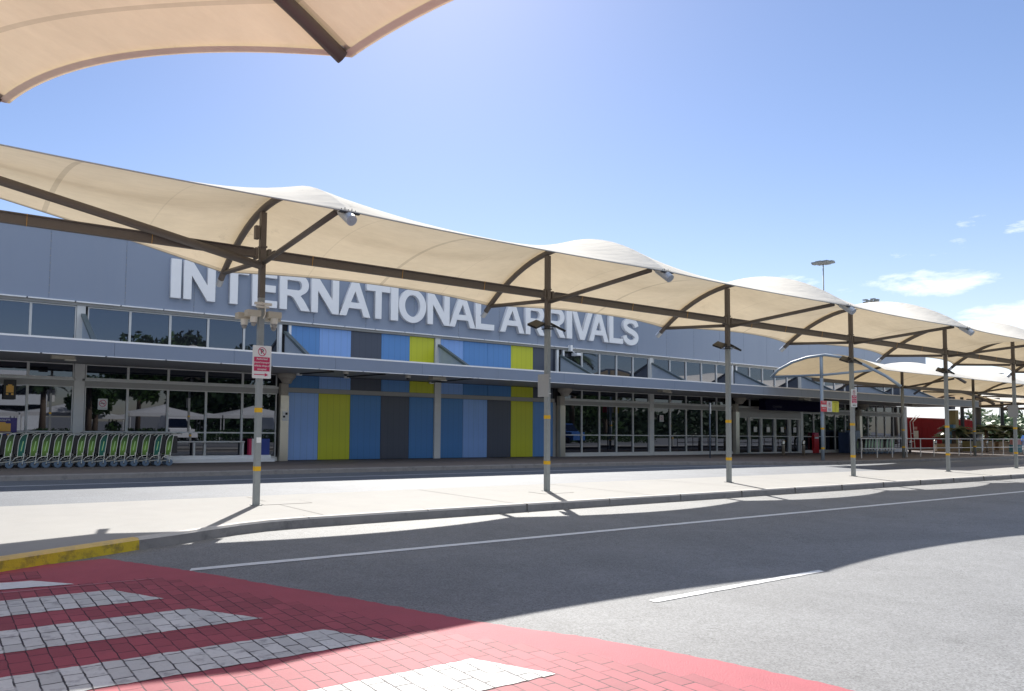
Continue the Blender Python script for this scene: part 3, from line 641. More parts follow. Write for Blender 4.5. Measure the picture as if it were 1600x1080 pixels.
# sign wall of cladding sheets
g = MB(); x = -14.0; n_sheet = 0
while x < XE - .01:
    x1 = min(x + 2.46, XE); g.box((x + .006, YB - .17, 5.70), (x1 - .006, YB + .1, 8.06)); x = x1
sw = g.build("sign_wall", M['cladding'], bld)
MB().box((-14, YB - .15, 5.72), (XE, YB + .08, 8.04)).build("sheet_joint", M['cladding2'], sw)
MB().box((-14, YB - .20, 8.062), (XE + .02, YB + .2, 8.11)).build("parapet_cap", M['trim'], bld)
g = MB(); x = -13.8
while x < XE - 2:
    g.box((x, YB - .24, 5.655), (x + 1.44, YB - .12, 5.695)); x += 1.49
g.build("drip_edge", M['trim'], bld)
MB().box((-14, YB - .12, 5.56), (XE, YB + .05, 5.65)).build("head_rail", M['alu_dull'], bld)
g = MB(); rr = random.Random(2)
for i in range(22):
    xx = -13 + 2.46 * i - 1
    for k in range(9): g.lathe((xx, YB - .175, 5.9 + k * .25), [(.018, -.004), (.012, .004)], 6, axis='y')
g.build("rivets", M['alu_dull'], sw)
# entrance canopy slab
YC = 22.92; xe = 65.5
MB().box((-14, YC + .02, 3.58), (xe, YB - .02, 3.94)).build("canopy_slab", M['soffit'], bld)
g = MB(); x = -14
while x < xe - .01:
    x1 = min(x + 3.72, xe); g.box((x + .004, YC - .03, 3.55), (x1 - .004, YC + .015, 3.97)); x = x1
fs = g.build("canopy_fascia", M['cladding2'], bld)
MB().box((-14, YC - .035, 3.972), (xe, YC + .10, 4.025)).build("fascia_cap", M['trim'], bld)
g = MB(); x = -13.2
while x < xe - 1: g.box((x, YC - .045, 3.528), (x + 1.7, YC + .05, 3.549)); x += 1.76
g.build("fascia_drip", M['trim'], bld)
MB().box((-14, YC + .10, 3.94), (xe, YB - .02, 3.955)).build("canopy_top", M['alu_dull'], bld)
# columns
for i, cx in enumerate(COLX):
    steel = cx in (11.82, 26.95, 41.65, 56.4)
    if steel:
        p = MB(); p.box((cx - .16, YB - .30, .15), (cx + .19, YB - .02, 2.72)); st_ = p.build("steel_column_casing", M['steel'], bld)
        p = MB(); p.box((cx - .14, YB - .27, 2.72), (cx + .17, YB - .04, 3.2)); p.build("column_neck", M['stone'], bld)
        p = MB(); p.lathe((cx, YB - .45, 3.18), [(.16, 0), (.2, .05), (.24, .14), (.32, .22), (.36, .26), (.36, .385)], 20); p.build("column_capital", M['stone'], bld, smooth=False)
        p = MB(); p.box((cx - .22, YB - .12, 3.99), (cx - .10, YB + .02, 5.54)); p.build("mullion_post", M['trim'], bld)
        p = MB(); p.box((cx + .20, YB - .12, 4.0), (cx + .30, YB + .02, 5.54)); p.build("mullion_post", M['trim'], bld)
        p = MB(); p.box((cx - .10, YB - .02, 3.96), (cx + .2, YB + .03, 5.56)); p.build("recess", M['dark'], bld)
    else:
        p = MB(); p.box((cx - .16, YB - .10, .15), (cx + .18, YB + .02, 3.56)); p.build("column", M['alu'], bld)
        p = MB(); p.box((cx - .16, YB - .10, 3.97), (cx + .12, YB + .02, 5.56)); p.build("column", M['alu'], bld)
    # raking fin: sloping member over a triangular gusset
    if cx > -5:
        a = Vector((cx + .05, YB - .1, 5.25)); b = Vector((cx + .05, YB - 2.6, 3.98))
        g = MB(); g.prism([(cx + .03, YB - .1, 3.97), (cx + .03, YB - .1, 5.2), (cx + .03, YB - 2.45, 3.97)], (.03, 0, 0)); fin = g.build("gusset_plate", mat("pale_blue_plate", (.42, .48, .56), .5), bld)
        g = MB(); g.bar(a, b, .16, .10); g.build("strut", mat("dark_green_strut", (.10, .13, .14), .4), fin)
# bays
LOWC = {2: None}
PAN_LOW = [['peri', 'lime', 'blue', 'grey', 'blue'], ['blue', 'light', 'grey', 'lime', 'midblue']]
PAN_MID = [['blue', 'light', 'grey', 'midblue', 'lime'], ['light', 'blue', 'blue', 'lime', 'grey']]
PAN_UP = [['midblue', 'light', 'grey', 'midblue', 'lime'], ['light', 'midblue', 'midblue', 'lime', 'grey']]
rp = random.Random(11)
def pane(x0, x1, z0, z1, parent, m, y=YB - .005, name="pane"):
    dx = rp.uniform(-.0016, .0016) * (x1 - x0); dz = rp.uniform(-.0016, .0016) * (z1 - z0)
    g = MB(); g.prism([(x0, y - dx - dz, z0), (x1, y + dx - dz, z0), (x1, y + dx + dz, z1), (x0, y - dx + dz, z1)], (0, .012, 0))
    return g.build(name, m, parent)
def frame(x0, x1, z0, z1, t, y0=YB - .06, y1=YB + .04, mids=()):
    g = MB(); g.box((x0, y0, z0), (x0 + t, y1, z1)); g.box((x1 - t, y0, z0), (x1, y1, z1))
    g.box((x0 + t, y0 + .003, z0), (x1 - t, y1, z0 + t)); g.box((x0 + t, y0 + .003, z1 - t), (x1 - t, y1, z1))
    for mz in mids: g.box((x0 + t, y0 + .003, mz - .025), (x1 - t, y1, mz + .025))
    return g
def window(x0, x1, z0, z1, name, gm, mids=(), t=.036, fm='alu'):
    w_ = frame(x0, x1, z0, z1, t, mids=mids).build(name, M[fm], bld)
    zs = [z0] + [m_ for m_ in mids] + [z1]
    for a, b in zip(zs, zs[1:]): pane(x0 + t * .5, x1 - t * .5, a + .01, b - .01, w_, gm)
    return w_
for bi in range(len(COLX) - 1):
    xa, xb = COLX[bi] + (.20 if COLX[bi] not in (11.82, 26.95, 41.65, 56.4) else .32), COLX[bi + 1] - .17
    if COLX[bi + 1] in (11.82, 26.95, 41.65, 56.4): xb -= .06
    n = 5; dx = (xb - xa) / n; doorbay = abs(COLX[bi] - 41.65) < .1
    if bi in (3, 4):
        q = bi - 3; edges = [12.02, 13.44, 14.92, 16.42, 17.88, 19.20] if q == 0 else [19.57, 20.85, 22.30, 23.77, 25.20, 26.55]
        for k in range(5):
            a, b = edges[k], edges[k + 1]
            MB().box((a + .010, YB - .03, .17), (b - .010, YB + .05, 2.86)).build("wall_panel", PCOL[PAN_LOW[q][k]], bld)
            MB().box((a + .010, YB - .03, 3.06), (b - .010, YB + .05, 3.56)).build("wall_panel", PCOL[PAN_MID[q][k]], bld)
            MB().box((a + .006 - .02, YB - .03, 3.97), (b - .026, YB + .05, 5.55)).build("wall_panel", PCOL[PAN_UP[q][k]], bld)
        MB().box((edges[0] - .1, YB - .0, .15), (edges[-1] + .1, YB + .3, 5.6)).build("panel_backing", M['dark'], bld)
        MB().box((edges[0] - .05, YB - .09, 2.87), (edges[-1] + .05, YB - .002, 3.05)).build("rail", M['alu_dull'], bld)
        if q == 1:
            MB().box((26.56, YB - .02, .15), (26.76, YB + .05, 2.86)).build("recess", M['alu_dull'], bld)
            MB().box((26.56, YB - .02, 3.97), (26.72, YB + .05, 5.55)).build("wall_panel", PCOL['navy'], bld)
        continue
    MB().box((xa - .1, YB - .08, 2.80), (xb + .05, YB - .0, 2.98)).build("rail", M['alu_dull'], bld)
    MB().box((xa - .1, YB - .1, 2.985), (xb + .05, YB + .02, 3.06)).build("rail", M['alu'], bld)
    MB().box((xa - .05, YB + .045, .15), (xb + .05, YB + .3, 3.5) if not doorbay else (xa - .04, YB + .3, 3.5)).build("backing", M['dark'], bld)
    MB().box((xa - .05, YB + .045, 3.97), (xb + .05, YB + .3, 5.6)).build("backing", M['dark'], bld)
    if not doorbay:
        MB().box((xa - .05, YB - .12, .149), (xb + .05, YB + .04, .30)).build("sill", M['alu'], bld)
    for k in range(n):
        a, b = xa + k * dx, xa + (k + 1) * dx
        window(a + .002, b - .002, 3.97, 5.55, "clerestory_window", M['glass_up'])
        window(a + .002, b - .002, 3.065, 3.56, "transom_window", M['glass'])
        if not doorbay:
            window(a + .002, b - .002, .305, 2.795, "window", M['glass'], mids=(1.24,))
# door bay
xa = 42.0
window(42.15, 43.2, .17, 2.42, "window", M['glass_clear'], mids=(1.24,))
for a, b in ((43.22, 44.5), (44.52, 46.0), (46.05, 47.65), (47.75, 48.85)):
    dr_ = frame(a, b, .165, 2.42, .075, y0=YB - .10, mids=(1.24,)).build("door", M['alu'], bld)
    pane(a + .04, b - .04, .2, 1.23, dr_, M['glass_clear']); pane(a + .04, b - .04, 1.25, 2.38, dr_, M['glass_clear'])
    g = MB(); mx_ = (a + b) / 2; g.box((mx_ - .17, YB - .075, 1.5), (mx_ + .17, YB - .07, 1.84)); nt_ = g.build("notice", M['sign_white'], dr_)
MB().box((42.1, YB - .12, 2.43), (48.98, YB + .02, 2.795)).build("door_header", M['alu_dull'], bld)
MB().box((41.8, YB + .3, .15), (49.05, 36, .158)).build("interior_floor", mat("interior_floor", (.22, .21, .20), .3), bld)
# end pillar
MB().box((63.2, YB - .12, .15), (63.75, YB + .6, 3.55)).build("end_wall", M['trim'], bld)
# plinth ledges
for (x0, x1) in ((6.95, 11.35),):
    pl = thing("ledge_board", ((x0 + x1) / 2, YB - .5, .15), "white two-step ledge in front of the windows right of the green trolleys", "ledge")
    MB().box((x0, YB - .55, .15), (x1, YB - .14, .27)).build("lower_board", M['trim'], pl); MB().box((x0, YB - .40, .27), (x1 - .1, YB - .14, .40)).build("upper_board", M['trim'], pl)
t = thing("ledge_board", (59, YB - .5, .15), "white ledge below the last windows near the right end of the terminal", "ledge")
MB().box((58, YB - .55, .15), (62.6, YB - .14, .29)).build("lower_board", M['trim'], t); MB().box((58, YB - .40, .29), (62.5, YB - .14, .42)).build("upper_board", M['trim'], t)
# hand rail by the window
t = thing("window_rail", (8.5, YB - .2, .4), "low pale rail along the glass right of the green trolleys", "rail")
g = MB(); g.tube([(6.7, YB - .2, .90), (10.25, YB - .2, .90)], .03, 8); g.build("rail", M['alu'], t)
for xx in (8.3, 10.18):
    g = MB(); g.box((xx - .035, YB - .23, .40), (xx + .035, YB - .17, .87)); g.build("upright", M['alu'], t)
t = thing("brochure_stand", (10.95, YB - .25, .4), "blue brochure stand with a red and white edge at the window beside the post", "stand")
MB().box((10.62, YB - .38, .4), (11.2, YB - .2, 1.02)).build("cabinet", mat("stand_blue", (.03, .06, .30), .5), t)
MB().box((10.36, YB - .38, .4), (10.47, YB - .2, 1.02)).build("edge_strip", M['sign_red'], t); MB().box((10.47, YB - .38, .4), (10.62, YB - .2, 1.02)).build("edge_strip", M['sign_white'], t)

# ------------------------------------------------------------------ lettering
SW = .235
def circ(cx, cy, rx, ry, a0, a1, n=16): return [(cx + rx * math.cos(a0 + (a1 - a0) * i / n), cy + ry * math.sin(a0 + (a1 - a0) * i / n)) for i in range(n + 1)]
def glyph(ch, w):
    P_ = math.pi; sw = .30 if w > .6 else w
    s_ = .255
    H = 1.42
    if ch == 'I': return [[(0, 0), (w, 0), (w, H), (0, H)]]
    if ch == 'L': return [[(0, 0), (w, 0), (w, s_), (sw, s_), (sw, H), (0, H)]]
    if ch == 'E': m0 = H / 2 - s_ / 2 + .02; return [[(0, 0), (w, 0), (w, s_), (sw, s_), (sw, m0), (w * .93, m0), (w * .93, m0 + s_), (sw, m0 + s_), (sw, H - s_), (w * .98, H - s_), (w * .98, H), (0, H)]]
    if ch == 'T': return [[(w / 2 - sw / 2, 0), (w / 2 + sw / 2, 0), (w / 2 + sw / 2, H - s_), (w, H - s_), (w, H), (0, H), (0, H - s_), (w / 2 - sw / 2, H - s_)]]
    if ch == 'N': return [[(0, 0), (.28, 0), (.28, H * .64), (w - .29, 0), (w, 0), (w, H), (w - .28, H), (w - .28, H * .38), (.30, H), (0, H)]]
    if ch == 'A':
        o = [(0, 0), (.31, 0), (.31 + .115, .33), (w - .425, .33), (w - .31, 0), (w, 0), (w / 2 + .165, H), (w / 2 - .165, H)]
        return [o, [(.51, .56), (w - .51, .56), (w / 2, H - .36)][::-1]]
    if ch == 'V': return [[(w / 2 - .16, 0), (w / 2 + .16, 0), (w, H), (w - .32, H), (w / 2, .38), (.32, H), (0, H)]]
    if ch == 'R':
        o = [(0, 0), (sw, 0), (sw, .56), (.44, .56), (.58, .50), (.70, .34), (.92, 0), (w, 0), (w - .14, .22), (w - .28, .43), (w - .42, .58)]
        cy = H - .40; o += circ(w - .48, cy, .42, .40, -P_ * .38, P_ / 2, 14) + [(0, H)]
        h = [(sw, .79), (w - .50, .79)] + circ(w - .50, (.79 + H - .235) / 2, .155, (H - .235 - .79) / 2, -P_ / 2, P_ / 2, 8)[1:-1] + [(w - .50, H - .235), (sw, H - .235)]
        return [o, h[::-1]]
    if ch == 'O': return [circ(w / 2, H / 2, w / 2, H / 2 + .03, 0, 2 * P_, 44)[:-1], circ(w / 2, H / 2, w / 2 - .30, H / 2 - .225, 0, 2 * P_, 36)[:-1][::-1]]
    if ch == 'S':
        cl_ = [(w - .16, 1.00), (w - .22, 1.16), (w - .42, 1.285), (w / 2, 1.305), (.36, 1.26), (.19, 1.12), (.175, .99), (.26, .86), (.48, .77), (w / 2 + .05, .715), (w - .34, .63), (w - .17, .50), (w - .155, .36), (w - .25, .20), (w / 2 + .1, .11), (w / 2 - .1, .11), (.35, .17), (.20, .28), (.145, .45)]
        # smooth centre line
        for _ in range(2):
            q = [cl_[0]]
            for a, b in zip(cl_, cl_[1:]): q += [(a[0] * .75 + b[0] * .25, a[1] * .75 + b[1] * .25), (a[0] * .25 + b[0] * .75, a[1] * .25 + b[1] * .75)]
            cl_ = q + [cl_[-1]]
        L_ = offs(cl_, .138); R_ = offs(cl_, -.138)
        return [L_ + R_[::-1]]
sign = thing("wall_lettering", (20, YB - .3, 6.13), "raised white capital letters spelling INTERNATIONAL ARRIVALS on the terminal wall", "sign")
LET = [('I', 7.23, .36), ('N', 7.70, 1.18), ('T', 9.02, 1.18), ('E', 10.36, 1.02), ('R', 11.50, 1.30), ('N', 12.88, 1.24), ('A', 14.17, 1.46), ('T', 15.45, 1.17), ('I', 16.67, .36),
       ('O', 17.08, 1.42), ('N', 18.60, 1.20), ('A', 19.80, 1.50), ('L', 21.32, 1.10), ('A', 22.80, 1.52), ('R', 24.42, 1.26), ('R', 25.80, 1.28), ('I', 27.19, .37), ('V', 27.58, 1.46), ('A', 28.80, 1.45), ('L', 30.32, 1.06), ('S', 31.38, 1.26)]
for ch, x0, wd in LET:
    cu = bpy.data.curves.new("g", 'CURVE'); cu.dimensions = '2D'; cu.fill_mode = 'BOTH'; cu.extrude = .08; cu.bevel_depth = .004; cu.offset = .004
    for loop in glyph(ch, wd):
        sp = cu.splines.new('POLY'); sp.points.add(len(loop) - 1)
        for pt, q in zip(sp.points, loop): pt.co = (q[0], q[1], 0, 1)
        sp.use_cyclic_u = True
    T = Matrix.Translation((x0, YB - .257, 6.14)) @ Matrix.Rotation(R(90), 4, 'X')
    curve_mesh(cu, "letter", M['letter'], sign, T)

# ------------------------------------------------------------------ soffit fittings
def dome_cam(x, y, z, label, s=1.0):
    t = thing("dome_camera", (x, y, z), label, "camera", "dome cameras under the entrance canopy")
    MB().lathe((x, y, z - .10 * s), [(.10 * s, 0), (.11 * s, .02), (.11 * s, .10 * s)], 16).build("housing", M['cream'], t, smooth=False)
    MB().lathe((x, y, z - .17 * s), [(.02, 0), (.055 * s, .02), (.075 * s, .07 * s)], 14).build("dome", M['dome'], t, smooth=True)
dome_cam(12.95, 23.8, 3.58, "small white dome camera under the canopy above the lime panel, leftmost of the soffit cameras")
dome_cam(15.9, 24.1, 3.58, "small white dome camera under the canopy between the grey panels")
def spike(p0, p1, label):
    t = thing("soffit_rod", p0, label, "rod", "dark rods under the entrance canopy")
    MB().bar(p0, p1, .05, .04).build("rod", M['lampblack'], t)
    MB().box((p0[0] - .1, p0[1] - .05, p0[2] - .06), (p0[0] + .1, p0[1] + .05, p0[2] + .02)).build("end_bracket", M['trim'], t)
spike((12.1, 26.0, 3.55), (12.5, 23.9, 3.55), "dark rod under the canopy left of the first dome camera")
spike((14.3, 26.2, 3.55), (14.6, 23.7, 3.55), "dark rod under the canopy over the grey wall panel")
spike((19.0, 26.9, 3.55), (18.6, 23.4, 3.55), "dark rod under the canopy at the pale column between the lime and blue panels")
for x, lab in ((3.35, "beige flood lamp under the canopy at the far left"), (17.2, "beige lamp under the canopy above the lime panel"), (31.2, "long dull lamp under the canopy above the dark windows right of the panels"), (44.0, "long dull lamp under the canopy above the black shop sign"), (57.5, "long dull lamp under the canopy near the right-hand trolleys")):
    t = thing("soffit_lamp", (x, 23.9, 3.5), lab, "lamp", "lamps under the entrance canopy")
    MB().box((x - .35, 23.75, 3.46), (x + .30, 24.05, 3.57)).build("housing", M['beige'], t); MB().box((x + .02, 23.70, 3.42), (x + .32, 23.9, 3.459)).build("lens", M['cream'], t)
t = thing("bullet_camera", (28.0, YB - .4, 5.4), "white bullet camera on the wall under the last letters, above the clerestory windows", "camera")
MB().box((27.75, YB - .5, 5.28), (28.05, YB - .12, 5.42)).build("housing", M['trim'], t); MB().box((27.45, YB - .35, 5.5), (27.6, YB - .17, 5.8)).build("bracket", M['trim'], t)
MB().tube([(27.5, YB - .3, 5.55), (27.8, YB - .32, 5.40)], .025, 6).build("arm", M['trim'], t)

# black sign over the doors
t = thing("shop_sign", (46.3, 26, 2.9), "wide black shop sign above the sliding doors", "sign")
MB().box((43.25, 25.9, 2.86), (49.5, 26.3, 3.52)).build("board", M['navy'], t)
text("COUNTRIES", .17, (44.55, 25.895, 3.08), mat("dull_print", (.10, .10, .13), .6), t, wid=1.1); text("travel", .09, (44.35, 25.895, 2.94), MATS["dull_print"], t)

# ------------------------------------------------------------------ signs
def no_sign(c, y, rad, parent, ch='P'):
    g = MB(); n = 28
    for i in range(n):
        a0, a1 = 2 * math.pi * i / n, 2 * math.pi * (i + 1) / n
        g.poly([(c[0] + rr_ * math.cos(a), y, c[1] + rr_ * math.sin(a)) for a, rr_ in ((a0, rad), (a1, rad), (a1, rad * .84), (a0, rad * .84))])
    dx = rad * .62; g.poly([(c[0] - dx - .006, y, c[1] + dx - .006), (c[0] - dx + .006, y, c[1] + dx + .006), (c[0] + dx + .006, y, c[1] - dx + .006), (c[0] + dx - .006, y, c[1] - dx - .006)])
    g.build("prohibition_ring", M['sign_red'], parent)
    if ch: text(ch, rad * 1.45, (c[0], y + .001, c[1]), M['black'], parent, name="symbol", ext=.0005, bold=.002)
def rsign(x0, x1, z0, z1, y, name, m, parent, r_=.02):
    pts = []
    for cx, cz, a0 in ((x1 - r_, z1 - r_, 0), (x0 + r_, z1 - r_, 90), (x0 + r_, z0 + r_, 180), (x1 - r_, z0 + r_, 270)):
        for k in range(5): a = R(a0 + k * 22.5); pts.append((cx + r_ * math.cos(a), y, cz + r_ * math.sin(a)))
    return MB().prism(pts, (0, .006, 0)).build(name, m, parent)
def parking_sign(x, label, arrow=True):
    y = YP - .075; t = thing("parking_sign", (x, y, 2.5), label, "sign", "no-parking signs on the island canopy posts")
    rsign(x - .20, x + .17, 2.49, 3.10, y, "plate", M['sign_white'], t); cx = x - .015
    no_sign((cx, 2.985), y - .003, .082, t)
    MB().box((cx - .155, y - .004, 2.625), (cx + .155, y - .001, 2.885)).build("red_field", M['sign_red'], t)
    for i, s in enumerate(("Authorised", "ground transport", "vehicles drop-off", "excepted")):
        text(s, .052, (cx, y - .006, 2.85 - i * .063), M['sign_white'], t, ext=.0006, wid=.92, bold=.0006)
    if arrow:
        g = MB(); g.poly([(cx - .15, y - .003, 2.55), (cx + .07, y - .003, 2.55), (cx + .07, y - .003, 2.567), (cx - .15, y - .003, 2.567)]); g.poly([(cx + .06, y - .0035, 2.525), (cx + .13, y - .0035, 2.558), (cx + .06, y - .0035, 2.592)])
        g.build("arrow", M['sign_red'], t)
    else: text("ARRIVALS", .05, (cx, y - .004, 2.55), M['black'], t, ext=.0006, bold=.001)
parking_sign(5.17 + .03, "no-parking sign with a red text field and right arrow on the nearest canopy post")
parking_sign(26.6, "no-parking sign with a red text field on the post in front of the glass doors", False)
for x, lab in ((12.47, "grey sign seen from behind on the left of the canopy post before the lime panel"), (40.5, "grey sign seen from behind on the canopy post at the right edge of the photo")):
    t = thing("traffic_sign", (x, YP, 2.4), lab, "sign", "signs seen edge-on from behind")
    g = MB(); g.box((x - .115, YP - .16, 2.38), (x - .095, YP + .20, 2.92)); g.build("plate", M['alu_dull'], t)
    MB().box((x - .10, YP - .07, 2.45), (x + .06, YP - .054, 2.47)).box((x - .10, YP - .07, 2.82), (x + .06, YP - .054, 2.84)).build("bracket", M['alu'], t)
# sign cluster on the footpath canopy post
yc = 20.0
for x0, x1, m_, lab, ln in ((38.05, 38.62, 'sign_red2', "red and white notice left of the no-stopping sign on the blue canopy post", [("STOP", .12), ("NO ENTRY", .08), ("authorised", .06), ("vehicles only", .06)]),
                            (38.63, 39.12, 'sign_white', "white no-stopping sign in the middle of three on the blue canopy post", []),
                            (39.13, 39.78, 'sign_yellow', "yellow notice right of the no-stopping sign on the blue canopy post", [("ATTENTION", .08), ("pick up", .07), ("zone", .07), ("2 min", .07), ("limit", .07)])):
    t = thing("notice_board", ((x0 + x1) / 2, yc, 2.6), lab, "sign", "signs on the blue footpath canopy post")
    rsign(x0, x1, 2.62, 3.17, yc - .12, "plate", M[m_], t)
    if m_ == 'sign_white':
        no_sign(((x0 + x1) / 2, 2.99), yc - .125, .12, t, 'P'); MB().box((x0 + .1, yc - .124, 2.68), (x1 - .1, yc - .122, 2.80)).build("text_field", mat("faded_text", (.45, .42, .52), .5), t)
    if m_ == 'sign_red2': MB().box((x0 + .04, yc - .124, 2.86), (x1 - .04, yc - .1215, 2.98)).build("text_field", M['sign_white'], t)
    for i, (s, z) in enumerate(ln): text(s, z, ((x0 + x1) / 2, yc - .127, 3.10 - i * .105), M['sign_white'] if m_ == 'sign_red2' and i != 1 else (M['sign_red'] if m_ == 'sign_red2' else mat("olive_print", (.2, .2, .02), .5)), t, ext=.001)
# slim sign pole on the footpath kerb
t = thing("sign_pole", (34.4, 23.6, .15), "slim dark pole with a narrow strip sign on the footpath before the dark windows", "sign")
MB().lathe((34.4, 23.6, .15), [(.035, 0), (.035, 2.9)], 10).build("pole", mat("pole_blue_grey", (.10, .13, .18), .5), t, smooth=True)
MB().box((34.36, 23.55, 2.45), (34.44, 23.58, 3.0)).build("plate", M['alu'], t)
# no smoking stickers and small notices on the glass
for cx, cz, sc_, lab in ((5.08, 2.2, 1.0, "white no-smoking notice on the glass above the trolleys"), (34.85, 2.2, 1.0, "white no-smoking notice on the dark glass right of the colour panels")):
    t = thing("no_smoking_notice", (cx, YB - .09, cz), lab, "notice", "no-smoking notices on the glass")
    rsign(cx - .16, cx + .16, cz - .19, cz + .19, YB - .085, "plate", M['sign_white'], t); no_sign((cx, cz + .03), YB - .09, .12, t, None)
    MB().box((cx - .075, YB - .0885, cz + .02), (cx + .075, YB - .0875, cz + .042)).build("cigarette_symbol", M['black'], t)
    text("NO SMOKING", .04, (cx, YB - .089, cz - .14), M['black'], t, ext=.001)
# trolley hire sign
t = thing("trolley_sign", (1.95, 26.45, 1.05), "purple sign with a gold luggage trolley symbol behind the left end of the trolleys", "sign")
MB().box((1.2, 26.45, 1.02), (2.40, 26.5, 1.68)).build("board", M['purple'], t)
MB().box((1.75, 26.0 + .44, 1.24), (2.22, 26.449, 1.5)).box((1.9, 26.44, 1.5), (2.07, 26.449, 1.54)).build("suitcase_symbol", M['gold'], t)
MB().bar((1.62, 26.445, 1.18), (2.26, 26.445, 1.21), .008, .03).bar((1.60, 26.446, 1.18), (1.55, 26.446, 1.56), .008, .03).bar((1.55, 26.447, 1.55), (1.45, 26.447, 1.56), .008, .03).lathe((1.64, 26.444, 1.14), [(.055, -.004), (.055, .004)], 14, axis='y').lathe((2.15, 26.444, 1.13), [(.04, -.004), (.04, .004)], 14, axis='y').build("trolley_symbol", M['gold'], t)
text("BAGGAGE TROLLEYS", .085, (1.8, 26.444, 1.61), M['sign_white'], t, ext=.001)
MB().box((1.3, 26.46, .15), (1.35, 26.49, 1.02)).box((2.28, 26.46, .15), (2.33, 26.49, 1.02)).build("leg", M['alu'], t)
for x0, lab in ((1.93, "dark hanging sign with an orange trolley symbol, the fully visible one"), (1.42, "dark hanging sign with an orange trolley symbol cut by the left edge of the photo")):
    t = thing("hanging_sign", (x0 + .2, 26.7, 2.3), lab, "sign", "dark hanging trolley signs")
    MB().box((x0 + .06, 26.7, 2.28), (x0 + .42, 26.76, 2.92)).build("board", M['black'], t)
    MB().box((x0 + .13, 26.69, 2.5), (x0 + .35, 26.699, 2.72)).box((x0 + .13, 26.69, 2.42), (x0 + .2, 26.699, 2.48)).box((x0 + .28, 26.69, 2.42), (x0 + .35, 26.699, 2.48)).box((x0 + .18, 26.69, 2.72), (x0 + .30, 26.699, 2.76)).build("trolley_symbol", M['gold'], t)
g = thing("door_pad", (12.0, YB - .32, 1.9), "small white panel with black squares on the first steel column", "notice")
MB().box((11.74, YB - .31, 1.72), (11.97, YB - .303, 2.1)).build("plate", M['sign_white'], g); MB().box((11.86, YB - .316, 1.96), (11.95, YB - .311, 2.05)).box((11.76, YB - .316, 1.85), (11.85, YB - .311, 1.93)).build("print", M['black'], g)

# ------------------------------------------------------------------ cameras and lamps on posts
t = thing("camera_cluster", (5.17, YP, 3.4), "four cream dome cameras hanging from two beige boxes on the nearest canopy post", "cameras")
for sx_, yy in ((-1, -.08), (-1, .16), (1, -.08), (1, .16)):
    xc = 5.17 + sx_ * (.19 if yy < 0 else .28) + (.03 if sx_ > 0 else 0); zc = 3.63 if yy < 0 else 3.60
    b = MB(); b.box((xc - .13, YP + yy - .09, zc), (xc + .13, YP + yy + .09, zc + .11)); hb = b.build("box", M['beige'], t)
    b = MB(); b.lathe((xc + .02, YP + yy, zc - .115), [(.055, 0), (.065, .02), (.07, .115)], 16); b.build("collar", M['cream'], hb)
    b = MB(); b.lathe((xc + .02, YP + yy, zc - .18), [(.02, 0), (.045, .02), (.06, .065)], 14); b.build("dome", mat("grey_dome", (.25, .24, .23), .12), hb, smooth=True)
b = MB(); b.box((5.17 - .14, YP - .11, 3.80), (5.17 + .12, YP - .085, 3.84)).tube([(5.12, YP - .12, 3.9), (5.20, YP - .13, 3.86), (5.21, YP - .12, 3.68), (5.17, YP - .12, 3.6)], .012, 6).box((5.0, YP - .12, 3.85), (5.34, YP - .09, 3.90)); b.build("bracket", M['cream'], t)
for i, (x, lab) in enumerate(((12.47, "pair of black floodlights on the second canopy post, in front of the letter R"), (19.62, "pair of black floodlights on the third canopy post"), (26.6, "pair of black floodlights on the post above the no-parking sign before the doors"), (33.8, "pair of black floodlights on the canopy post left of the red wall"), (47.4, "pair of black floodlights on the last canopy post beyond the right edge"))):
    t = thing("twin_floodlight", (x, YP, 4.0), lab, "floodlight", "twin floodlights on the island canopy posts")
    for s_ in (-1, 1):
        c0 = Vector((x + s_ * .13, YP - .05, 4.09)); u = Vector((s_ * .34, -.06, -.13)); v = Vector((.04 * s_, .26, .11))
        q = [c0, c0 + u, c0 + u + v, c0 + v]; nrm = u.cross(v).normalized(); nrm = nrm if nrm.z > 0 else -nrm
        MB().prism(q, nrm * .05).build("lamp_head", M['lampblack'], t)
        q2 = [c0 + u * .15 + v * .15, c0 + u * .85 + v * .15, c0 + u * .85 + v * .85, c0 + u * .15 + v * .85]
        MB().prism([p_ - nrm * .008 for p_ in q2], nrm * .004).build("lens", M['lens'], t)
    MB().box((x - .2, YP - .11, 4.05), (x + .2, YP - .086, 4.075)).box((x - .1, YP - .1, 4.0), (x + .1, YP + .1, 4.02)).build("bracket", M['lampblack'], t)

